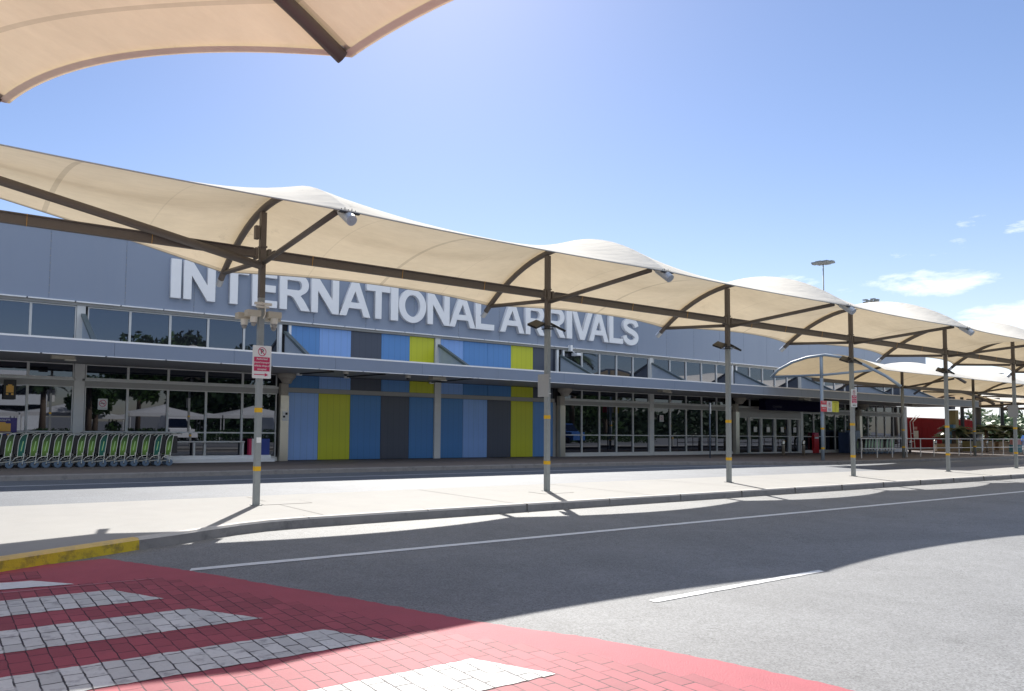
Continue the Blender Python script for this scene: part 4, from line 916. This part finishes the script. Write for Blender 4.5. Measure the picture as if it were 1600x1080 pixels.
# ------------------------------------------------------------------ luggage trolleys
def make_trolley(m):
    t = thing("luggage_trolley", (0, 0, 0), "", "trolley", "luggage trolleys parked nose to tail at the left windows")
    for s in (-1, 1):
        y = .26 * s
        f_ = MB(); f_.tube([(0, y, .115), (.045, y, .45), (.10, y, .9), (.13, y, 1.05)], .012, 6)
        f_.tube([(-.145, y, .34), (-.13, y, .62), (-.105, y, .84), (-.04, y, .98), (.05, y, 1.045), (.13, y, 1.055)], .012, 6)
        f_.tube([(-.26, y, .23), (-.21, y, .30), (-.12, y, .345), (.02, y, .36)], .010, 6); f_.tube([(-.26, y, .23), (-.62, y * .8, .17), (-.80, y * .5, .15)], .012, 6)
        f_.tube([(0, y, .2), (-.3, y, .16)], .014, 6); f_.tube([(.13, y, 1.055), (.24, y, 1.07), (.38, y, 1.075)], .013, 6)
        f_.box((.005, y - .014, .36), (.03, y + .014, .46)); f_.build("side_frame", M['chrome'], t)
        p = MB(); p.prism([(-.137, y, .36), (.022, y, .36), (.075, y, .70), (.108, y, 1.02), (.03, y, 1.02), (-.045, y, .955), (-.098, y, .84), (-.122, y, .62)], (0, .006, 0)); p.build("side_banner", m, t)
        p = MB(); p.prism([(-.06, y - .003 * (1), .52), (-.035, y - .003, .52), (.02, y - .003, .82), (-.005, y - .003, .82)], (0, -.002, 0)) ; p.build("banner_print", mat("banner_print", (.45, .72, .30), .4), t)
        w_ = MB(); w_.lathe((0, y - .02 * s, .115), [(.085, -.018), (.115, -.014), (.115, .014), (.085, .018)], 20, axis='y'); wh = w_.build("wheel", M['wheel'], t)
        w_ = MB(); w_.lathe((0, y - .02 * s, .115), [(.028, -.024), (.028, .024)], 10, axis='y'); w_.build("hub", M['rubber'], wh)
    h = MB(); h.tube([(.38, -.26, 1.075), (.40, 0, 1.08), (.38, .26, 1.075)], .02, 8); h.build("handle", M['rubber'], t)
    b = MB(); b.box((-.10, -.24, .78), (.06, .24, .80))
    for k in range(7): b.box((-.02 + .0, -.22 + k * .073, .36), (-.005, -.215 + k * .073, 1.0))
    b.box((-.10, -.24, .86), (-.09, .24, .98)); b.box((.10, -.205, .42), (.27, -.20, 1.0)).box((.10, .20, .42), (.27, .205, 1.0)).box((-.28, -.21, .2), (-.16, -.205, .34)); b.build("basket", M['basket'], t)
    b = MB(); b.box((-.75, -.20, .155), (-.05, -.17, .175)).box((-.75, .17, .155), (-.05, .20, .175)).box((-.75, -.17, .155), (-.72, .17, .175)).box((-.4, -.17, .155), (-.37, .17, .175)).box((-.05, -.25, .155), (-.02, .25, .175)); b.build("base_tray", M['alu_dull'], t)
    w_ = MB(); w_.lathe((-.72, -.02, .075), [(.07, -.016), (.07, .016)], 14, axis='y'); w_.build("front_wheel", M['wheel'], t)
    return t
TX = [2.02 + .335 * i for i in range(-3, 14)]; TX = TX[:17]
xs = [6.93, 6.55] + [6.13 - .335 * i for i in range(16)]
jt = random.Random(4)
protos = {c: None for c in ('green', 'teal')}
ordn = ["rightmost", "second from the right", "third from the right", "fourth from the right", "fifth from the right", "sixth from the right", "seventh from the right", "eighth from the right", "ninth from the right", "tenth from the right",
        "eleventh from the right", "twelfth from the right", "thirteenth from the right", "fourteenth from the right", "fifteenth from the right", "sixteenth from the right", "seventeenth from the right", "eighteenth from the right"]
for i, x in enumerate(xs):
    c = 'teal' if i in (1, 6, 13) else 'green'
    if protos[c] is None: protos[c] = make_trolley(M[c]); o = protos[c]
    else: o = copy_tree(protos[c])
    o.location = (x + jt.uniform(-.022, .022), 25.3 + jt.uniform(-.03, .03), .15); o.rotation_euler = (0, 0, R(jt.uniform(-2.5, 2.5)))
    o['label'] = ("luggage trolley with a teal side banner, " if c == 'teal' else "luggage trolley with a lime green side banner, ") + ordn[i] + " in the left row"
pt = make_trolley(M['palegreen'])
for i in range(9):
    o = pt if i == 0 else copy_tree(pt)
    o.location = (52.7 + i * .42 + (.35 if i > 5 else 0), 24.9, .15)
    o['label'] = "pale green luggage trolley behind the handrail, %s of its group" % ["leftmost", "second from the left", "third from the left", "fourth from the left", "fifth from the left", "sixth from the left", "third from the right", "second from the right", "rightmost"][i]
    o['group'] = "pale green trolleys behind the footpath handrail"

# ------------------------------------------------------------------ footpath furniture on the right
for i, (x, y) in enumerate(((42.26, 24.25), (44.68, 24.4), (60.6, 25.4), (64.2, 25.2), (66.9, 24.6), (70.5, 24.2))):
    t = thing("bollard", (x, y, .15), ["steel bollard in front of the glass doors, left of its pair", "steel bollard in front of the glass doors, right of its pair", "steel bollard beside the white end wall of the terminal", "steel bollard before the right half of the red wall", "steel bollard right of the khaki pillar", "steel bollard before the timber planter"][i], "bollard", "steel bollards on the footpath")
    MB().lathe((x, y, .15), [(.085, 0), (.085, .86), (.07, .90)], 14).build("shaft", M['steel'], t, smooth=True); MB().lathe((x, y, .78), [(.088, 0), (.088, .06)], 14).build("dark_band", M['black'], t)
t = thing("handrail", (60, 21.2, .15), "long two-rail steel handrail along the footpath kerb on the right", "handrail")
y0 = 21.0
MB().tube([(44.35, y0, 1.25), (95, y0, 1.25)], .028, 8).build("rail", M['alu'], t); MB().tube([(44.35, y0, .68), (95, y0, .68)], .024, 8).build("rail", M['alu'], t)
for k in range(29):
    x = 44.35 + 1.78 * k; MB().lathe((x, y0, .15), [(.028, 0), (.028, 1.08)], 8).build("upright", M['alu'], t)
t = thing("payphone_kiosk", (53.9, 26.3, .15), "blue and grey machine standing at the glass wall right of the doors", "machine")
MB().box((53.3, 26.0, .15), (54.05, 26.7, 1.55)).build("body", M['machine'], t); MB().box((54.06, 25.95, .15), (54.7, 26.6, 1.68)).build("side_unit", M['machine2'], t); MB().box((53.45, 25.985, 1.0), (53.9, 25.998, 1.35)).build("screen", M['black'], t)
MB().lathe((54.3, 26.2, 1.68), [(.05, 0), (.07, .03)], 10).build("lamp_top", M['band'], t)
t = thing("red_fridge", (50.9, 27.0, .15), "red drinks fridge standing at the glass wall right of the doors", "fridge")
MB().box((50.35, 26.78, .15), (50.95, 26.93, 1.35)).build("cabinet", M['fridge'], t); MB().box((50.4, 26.77, 1.36), (50.9, 26.93, 1.5)).build("top_panel", M['sign_red'], t); MB().box((50.42, 26.765, 1.1), (50.88, 26.779, 1.22)).build("label_strip", M['trim'], t)
# chairs inside
for i, (x, y, a) in enumerate(((44.3, 28.3, .3), (45.4, 28.6, -.5), (46.6, 28.2, .2))):
    t = thing("cafe_chair", (x, y, .158), ["yellow chair behind the left sliding door leaf", "yellow chair behind the right sliding door leaf", "yellow chair behind the fixed glass right of the sliding doors"][i], "chair", "yellow chairs inside the doors")
    MB().box((x - .21, y - .2, .60), (x + .21, y + .2, .63)).build("seat", M['yellow_chair'], t); MB().box((x - .21, y + .18, .70), (x + .21, y + .21, 1.05)).build("backrest", M['yellow_chair'], t)
    for sx_ in (-1, 1):
        for sy_ in (-1, 1): MB().tube([(x + .19 * sx_, y + .18 * sy_, .158), (x + .17 * sx_, y + .17 * sy_, .6 if sy_ < 0 else 1.0)], .016, 6).build("leg", M['yellow_chair'], t)
# red wall, pillar
t = thing("red_hoarding", (77, 30, .15), "long red hoarding beyond the end of the terminal", "hoarding")
g = MB(); x = 69
while x < 83.6: g.box((x, 30, .2), (x + 1.18, 30.05, 2.8)); g.box((x + 1.18, 30.02, .2), (x + 1.2, 30.05, 2.8)); x += 1.2
g.build("sheeting", M['redwall'], t); MB().box((68.9, 29.96, 2.8), (83.7, 30.14, 2.9)).build("top_rail", mat("rail_red", (.5, .06, .05), .5), t); MB().box((68.9, 29.96, .15), (83.7, 30.14, .2)).build("base_rail", M['dark'], t)
t = thing("wall_ladder", (71.8, 29.8, .15), "white ladder frame leaning on the left end of the red hoarding", "ladder")
g = MB()
for xx in (71.2, 71.75): g.tube([(xx, 29.7, .3), (xx, 29.8, 2.5), (xx + .5, 29.5, 3.1)], .03, 6)
g.build("rails", M['trim'], t)
g = MB(); g.box((71.25, 29.72, .8), (71.72, 29.76, .84)).box((71.25, 29.74, 1.5), (71.72, 29.78, 1.54)); g.build("rung", M['trim'], t)
t = thing("site_notice", (72.7, 29.9, 1.3), "white notice on the red hoarding beside the ladder", "notice")
MB().box((72.2, 29.92, 1.1), (73.0, 29.95, 1.75)).build("plate", M['sign_white'], t); MB().box((72.1, 29.92, 1.85), (72.8, 29.95, 2.1)).build("header", M['pink'], t)
MB().lathe((79.9, 28, .14), [(.22, 0), (.22, 3.8)], 14).build("post", MATS['slate_steel'], row3, smooth=True); MB().box((79.7, 27.8, 3.95), (80.1, 28.2, 4.9)).build("post_cap", M['stone'], row3)
t = thing("khaki_pillar", (71.8, 27, .15), "square khaki pillar with a blue lower left face under the end of the canopy", "pillar")
MB().box((71.75, 26.7, .15), (72.35, 27.3, 3.5)).build("shaft", M['khaki'], t); MB().box((71.3, 26.7, .15), (71.74, 27.3, 2.3)).build("blue_panel", M['tealblue'], t); MB().box((71.2, 26.75, 3.55), (71.9, 27.25, 4.6)).build("cap", M['machine'], t)
t = thing("ticket_booth", (73.5, 26, .15), "low khaki booth with a dark opening beside the khaki pillar", "booth")
MB().box((72.6, 26.0, .15), (74.6, 26.6, .95)).build("counter", M['khaki'], t); MB().box((72.5, 25.9, 1.55), (75.0, 26.7, 1.72)).build("top", M['khaki'], t); MB().box((72.7, 26.3, .95), (74.8, 26.6, 1.55)).build("opening", M['dark'], t)
MB().box((74.7, 25.95, .15), (74.9, 26.5, 1.55)).build("post", M['trim'], t)

# ------------------------------------------------------------------ vegetation
def frond_plant(name, c, h, n, L, label, cat, group, seed, trunk=True, m='palm'):
    rr = random.Random(seed); t = thing(name, c, label, cat, group); g = MB(); c = Vector(c); top = c + Vector((0, 0, h))
    for k in range(n):
        a = rr.uniform(0, 2 * math.pi); el_ = rr.uniform(.1, 1.15); ln = L * rr.uniform(.7, 1.1); dh = Vector((math.cos(a), math.sin(a), 0)); sd = Vector((-dh.y, dh.x, 0)); prev = None
        for i in range(9):
            q = i / 8; p = top + dh * ln * q * math.cos(el_ * (1 - q * .5)) + Vector((0, 0, ln * (math.sin(el_) * q - .75 * q * q)))
            if prev is not None and i > 1:
                for s in (-1, 1):
                    wl = ln * .30 * math.sin(math.pi * min(q * .95 + .08, 1)) * rr.uniform(.7, 1.1); tip = (prev + p) / 2 + sd * s * wl + dh * wl * .5 - Vector((0, 0, wl * .35))
                    g.poly([prev, p, tip]); g.poly([prev + (p - prev) * .5, p + (p - prev) * .15, tip + (p - prev) * .7])
            prev = p
    g.build("fronds", M[m], t, norm=False)
    if trunk: MB().tube([c, c + Vector((.03, 0, h * .5)), top], [.16 * (L / 1.2), .12 * (L / 1.2), .10 * (L / 1.2)], 9).build("trunk", M['bark'], t, smooth=True)
    return t
for i, (x, lab) in enumerate(((76.6, "timber planter box with small palms right of the khaki pillar"), (82.6, "timber planter box with small palms near the right edge"))):
    t = thing("planter_box", (x, 27, .15), lab, "planter", "timber planters at the far right")
    MB().box((x - 2.6, 26.6, .15), (x + 2.6, 27.6, .85)).build("box", M['planter'], t); MB().box((x - 2.65, 26.55, .85), (x + 2.65, 27.65, .9)).build("rim", M['planter'], t)
t = thing("planter_box", (69, 25.8, .15), "low timber planter in front of the red hoarding", "planter", "timber planters at the far right")
MB().box((67.5, 25.9, .15), (70.6, 26.5, .75)).build("box", M['planter'], t)
FR = [(70.0, 26.2, 1.5, 1.3), (68.4, 26.3, .9, .9), (73.8, 27.4, 1.7, 1.5), (75.6, 27.2, 1.3, 1.3), (78.9, 27.1, 1.8, 1.4), (80.6, 27.1, 1.0, 1.1), (84.2, 27.0, 1.7, 1.6), (82.3, 27.2, 1.1, 1.2)]
FLB = ["small palm in front of the red hoarding", "short leafy palm at the left end of the low planter", "dark palm just right of the khaki pillar", "dark palm between the khaki pillar and the row two post", "fan of palm fronds above the middle of the timber planters", "short palm between the two timber planters", "wide dark palm beside the last canopy post at the right edge", "low palm left of the wide dark one at the right edge"]
for i, (x, y, h, L) in enumerate(FR): frond_plant("potted_palm", (x, y, .5), h * .85, 26, L * 1.05, FLB[i], "palm", "small palms in the planters", 20 + i)
t = thing("litter_bin", (74.6, 23.6, .15), "pink-topped teal litter bin behind the handrail", "bin")
MB().box((74.2, 23.4, .15), (75.0, 24.0, .75)).build("body", M['tealbin'], t); MB().box((74.25, 23.45, .75), (74.95, 23.95, 1.2)).build("lid", M['pink'], t)

def tree(c, h, cr, label, seed, m='leaf', n=2600, leaf=.28, tr=.28, squash=.75):
    rr = random.Random(seed); t = thing("tree", c, label, "tree", "trees"); c = Vector(c); g = MB()
    cl_ = [(c + Vector((rr.gauss(0, .42) * cr, rr.gauss(0, .42) * cr, h - cr * squash + rr.gauss(0, .42) * cr * squash)), cr * rr.uniform(.22, .42)) for _ in range(26)]
    for k in range(n):
        cc, rad = cl_[rr.randrange(len(cl_))]; dv = Vector((rr.gauss(0, 1), rr.gauss(0, 1), rr.gauss(0, 1))).normalized() * rad * rr.uniform(.5, 1.05); p = cc + dv
        u = Vector((rr.gauss(0, 1), rr.gauss(0, 1), rr.gauss(0, 1))).normalized(); v = u.orthogonal().normalized(); s = leaf * rr.uniform(.6, 1.3)
        g.poly([p - u * s, p + v * s * .5, p + u * s, p - v * s * .5])
    g.build("crown", M[m], t, norm=False)
    tb = MB(); tb.tube([c, c + Vector((.1, 0, h * .3)), c + Vector((0, .1, h * .6))], [tr, tr * .8, tr * .5], 9)
    for cc, rad in cl_[:7]: tb.tube([c + Vector((.05, 0, h * .32)), (c + Vector((0, 0, h * .5))) * .5 + cc * .5, cc], [tr * .5, tr * .3, tr * .12], 6)
    tb.build("trunk", M['bark'], t, smooth=True); return t
# trees and things behind the photographer, seen mirrored in the glass
tree((18.5, -26, 0), 11.2, 4.6, "broad leafy tree mirrored in the windows above the trolleys", 1, n=5200, leaf=.42)
tree((26.5, -30, 0), 10.6, 5.4, "large dark tree mirrored in the windows left of the nearest post", 2, m='leaf2', n=5600, leaf=.42)
tree((12, -12, 0), 5.2, 2.2, "bushy bright green tree mirrored low in the windows above the trolleys", 3, n=3000, leaf=.22)
tree((40, -24, 0), 9.5, 4.2, "dark tree mirrored in the windows beside the steel column", 4, m='leaf2', n=4200, leaf=.38)
for i, (x, y, h) in enumerate(((44, -5, 5.6), (50, -6.5, 4.6), (54.5, -4.5, 5.8), (60, -7, 5.0), (66, -5, 5.6))):
    tree((x, y, 0), h, 2.6, ["leafy tree mirrored in the dark glass right of the lime panel", "low dark tree mirrored in the dark glass behind the third post", "tree mirrored in the dark glass left of the slim pole", "tree mirrored in the glass left of the doors", "tree mirrored in the glass of the doors"][i], 30 + i, m='leaf2' if i % 2 else 'leaf', n=2600, leaf=.24)
frond_plant("palm_tree", (7.2, -8, 0), 4.2, 34, 2.2, "fan palm mirrored in the windows left of the no-smoking notice", "palm tree", "palms behind the photographer", 51, m='leaf2')
frond_plant("palm_tree", (11.0, -9, 0), 4.6, 34, 2.2, "fan palm mirrored in the windows right of the first column", "palm tree", "palms behind the photographer", 52, m='leaf2')
frond_plant("palm_tree", (58, -6, 0), 10.2, 30, 3.2, "tall palm mirrored in the clerestory windows right of the panels", "palm tree", "palms behind the photographer", 53)
frond_plant("palm_tree", (63, -7, 0), 10.0, 30, 3.2, "tall palm mirrored in the clerestory windows, right of its twin", "palm tree", "palms behind the photographer", 54)
frond_plant("palm_tree", (93, 9, 0), 5.2, 30, 3.0, "palm mirrored in the last windows before the white end wall", "palm tree", "palms behind the photographer", 55, m='leaf2')
frond_plant("palm_tree", (106, 8, 0), 5.8, 30, 3.0, "palm mirrored in the windows beside the blue and grey machine", "palm tree", "palms behind the photographer", 56, m='leaf2')
for i in range(6):
    x = 2 + i * 8.5; y = -16
    t = thing("marquee", (x, y, 0), ["white peaked marquee mirrored in the leftmost windows", "white peaked marquee mirrored above the trolleys", "white peaked marquee mirrored right of the no-smoking notice", "white peaked marquee mirrored before the large tree", "white peaked marquee mirrored beside the nearest post", "white peaked marquee mirrored past the steel column"][i], "marquee", "white marquees behind the photographer")
    bm = bmesh.new(); G = []
    for a in range(13):
        rw = []
        for b in range(9):
            u_, v_ = a / 12 * 2 - 1, b / 8 * 2 - 1; e_ = max(abs(u_), abs(v_)); rw.append(bm.verts.new((x + u_ * 4.2, y + v_ * 3, 2.05 + .95 * (1 - e_) ** 1.3 + .1 * (abs(u_) ** 2) * (1 - abs(v_)))))
        G.append(rw)
    for a in range(12):
        for b in range(8): bm.faces.new((G[a][b], G[a + 1][b], G[a + 1][b + 1], G[a][b + 1]))
    mb = MB(); mb.bm.free(); mb.bm = bm; mb.box((x - 4.2, y + 2.98, 1.75), (x + 4.2, y + 3.0, 2.05)); mb.build("roof", M['white_fab'], t, smooth=False)
    for sx_ in (-4.1, 4.1):
        for sy_ in (-2.9, 2.9): MB().tube([(x + sx_, y + sy_, 0), (x + sx_, y + sy_, 2.1)], .05, 8).build("leg", M['alu'], t)
def van(x, y, lab, m):
    t = thing("parked_van", (x, y, 0), lab, "van", "vehicles behind the photographer")
    MB().prism([(x - .95, y - 2.3, .35), (x + .95, y - 2.3, .35), (x + .95, y + 2.3, .35), (x - .95, y + 2.3, .35)], (0, 0, .65)).build("body", m, t)
    g = MB(); bm = g.bm; lo = [bm.verts.new(p) for p in ((x - .93, y - 2.25, 1.0), (x + .93, y - 2.25, 1.0), (x + .93, y + 1.5, 1.0), (x - .93, y + 1.5, 1.0))]; hi = [bm.verts.new(p) for p in ((x - .75, y - 2.2, 1.85), (x + .75, y - 2.2, 1.85), (x + .75, y + .8, 1.85), (x - .75, y + .8, 1.85))]
    bm.faces.new(hi)
    for k in range(4): bm.faces.new((lo[k], lo[(k + 1) % 4], hi[(k + 1) % 4], hi[k]))
    g.build("cabin", m, t)
    MB().prism([(x - .8, y + 1.46, 1.08), (x + .8, y + 1.46, 1.08), (x + .66, y + .90, 1.75), (x - .66, y + .90, 1.75)], (0, .05, .04)).build("windscreen", M['glass'], t)
    for sx_ in (-.9, .9):
        for sy_ in (-1.5, 1.5): MB().lathe((x + sx_, y + sy_, .33), [(.33, -.1), (.33, .1)], 16, axis='x').build("wheel", M['rubber'], t)
van(16.5, -4.0, "white van mirrored in the windows beside the no-smoking notice", M['van']); van(25.5, -5.0, "white van mirrored in the windows left of the nearest post", M['van']); van(57, -2.5, "blue car mirrored low in the dark glass left of the slim pole", M['bluecar'])
g = MB(); rr = random.Random(8)
for k in range(16000):
    x_ = rr.uniform(24, 170); y_ = rr.uniform(-30, -24); top_ = 4.6 + 1.6 * math.sin(x_ * .23) + 1.1 * math.sin(x_ * .71 + 2)
    p = Vector((x_, y_, rr.uniform(0, top_))); u = Vector((rr.gauss(0, 1), rr.gauss(0, 1), rr.gauss(0, 1))).normalized(); v = u.orthogonal().normalized(); q_ = .5 * rr.uniform(.6, 1.3)
    g.poly([p - u * q_, p + v * q_ * .6, p + u * q_, p - v * q_ * .6])
wd_ = g.build("woodland", M['leaf2'], None, norm=False); tag(wd_, "dark belt of trees mirrored in the lower windows right of the panels", "trees", kind='stuff')
# clipped hedge behind the road: leafy mass
g = MB(); rr = random.Random(5)
for k in range(9000):
    p = Vector((rr.uniform(6, 72), rr.uniform(-3.6, -2.6), rr.uniform(.05, .85) ** 1.0)); u = Vector((rr.gauss(0, 1), rr.gauss(0, 1), rr.gauss(0, 1))).normalized(); v = u.orthogonal().normalized(); s = .11
    g.poly([p - u * s, p + v * s * .6, p + u * s, p - v * s * .6])
hd = g.build("hedge", M['hedge'], None, norm=False); tag(hd, "low clipped hedge mirrored along the bottom of the windows", "hedge", kind='stuff')
# building and red-roofed block far behind, mirrored
t = thing("office_block", (10, -48, 0), "white office block with dark ribbon windows mirrored at the far left", "building")
MB().box((2, -56, 0), (12, -46, 7)).build("wall", M['white_wall'], t)
for z in (2, 4.4): MB().box((2.5, -46.02, z), (11.5, -45.97, z + 1.1)).build("window", M['glass'], t)
# light masts
def mast(x, y, h, s, lab, kind):
    t = thing("light_mast", (x, y, 0), lab, "light mast", "tall light masts")
    MB().lathe((x, y, 0), [(.42 * s, 0), (.26 * s, h)], 12).build("pole", M['galv'], t, smooth=True)
    MB().lathe((x, y, h - .3), [(1.2 * s, 0), (1.5 * s, .4), (1.0 * s, .9)], 14).build("head_frame", M['alu_dull'], t)
    for k in range(8):
        a = k * math.pi / 4; c = Vector((x + math.cos(a) * 3.6 * s, y + math.sin(a) * 3.6 * s, h + (.1 if kind else .8 * (k % 2) - .2)))
        MB().box(c - Vector((1.3 * s, 1.3 * s, .35 * s)), c + Vector((1.3 * s, 1.3 * s, .35 * s))).build("lamp_head", M['galv'], t)
        MB().tube([(x, y, h), c], .14 * s, 6).build("arm", M['galv'], t)
mast(232.4, 120, 53.2, .62, "tall slender light mast with a ring of lamps above the canopy roof", 1)
mast(348.8, 160, 58.5, .62, "lower light mast just showing above the canopy, right of the taller one", 0)
mast(290, 96, 20, .3, "thin distant mast above the red hoarding", 0)
# distant buildings and trees on the right
t = thing("distant_building", (175, 60, 0), "long pale low building far beyond the right end of the footpath", "building")
MB().box((216, 70, 0), (300, 78, 5.2)).build("wall", M['white_wall'], t); MB().box((215, 69, 5.2), (301, 79, 5.7)).build("roof", mat("pale_roof", (.55, .58, .6), .6), t)
for k in range(12): MB().box((219 + k * 6.5, 69.95, 2.5), (223 + k * 6.5, 70.02, 4)).build("window", M['glass'], t)
for i, (x, y, h) in enumerate(((168, 56, 5.0), (150, 50, 4.6), (178, 56, 5), (196, 56, 5.6), (214, 62, 5.8), (190, 66, 5.6))):
    tree((x, y, 0), h, 4.5, "distant tree beyond the planters, %s of the far line" % ["first from the left", "second from the left", "third from the left", "fourth from the left", "fifth from the left", "set back at the left end"][i], 60 + i, n=900, leaf=.6)
t = thing("parked_car", (100, 27.5, 0), "blue car parked beyond the planters at the right edge", "car")
xx, yy = 101.5, 29.5
MB().prism([(xx - 2.2, yy, .35), (xx + 2.2, yy, .35), (xx + 2.2, yy, .85), (xx + 1.3, yy, .95), (xx + .7, yy, 1.45), (xx - 1.2, yy, 1.45), (xx - 1.9, yy, .95), (xx - 2.2, yy, .9)], (0, 1.75, 0)).build("body", M['bluecar'], t)
MB().prism([(xx + 1.15, yy - .01, .97), (xx + .62, yy - .01, 1.38), (xx - 1.1, yy - .01, 1.38), (xx - 1.65, yy - .01, .97)], (0, .02, 0)).build("side_window", M['glass'], t)
for s in (-1.35, 1.35): MB().lathe((xx + s, yy, .33), [(.33, -.02), (.33, .2)], 16, axis='y').build("wheel", M['rubber'], t)
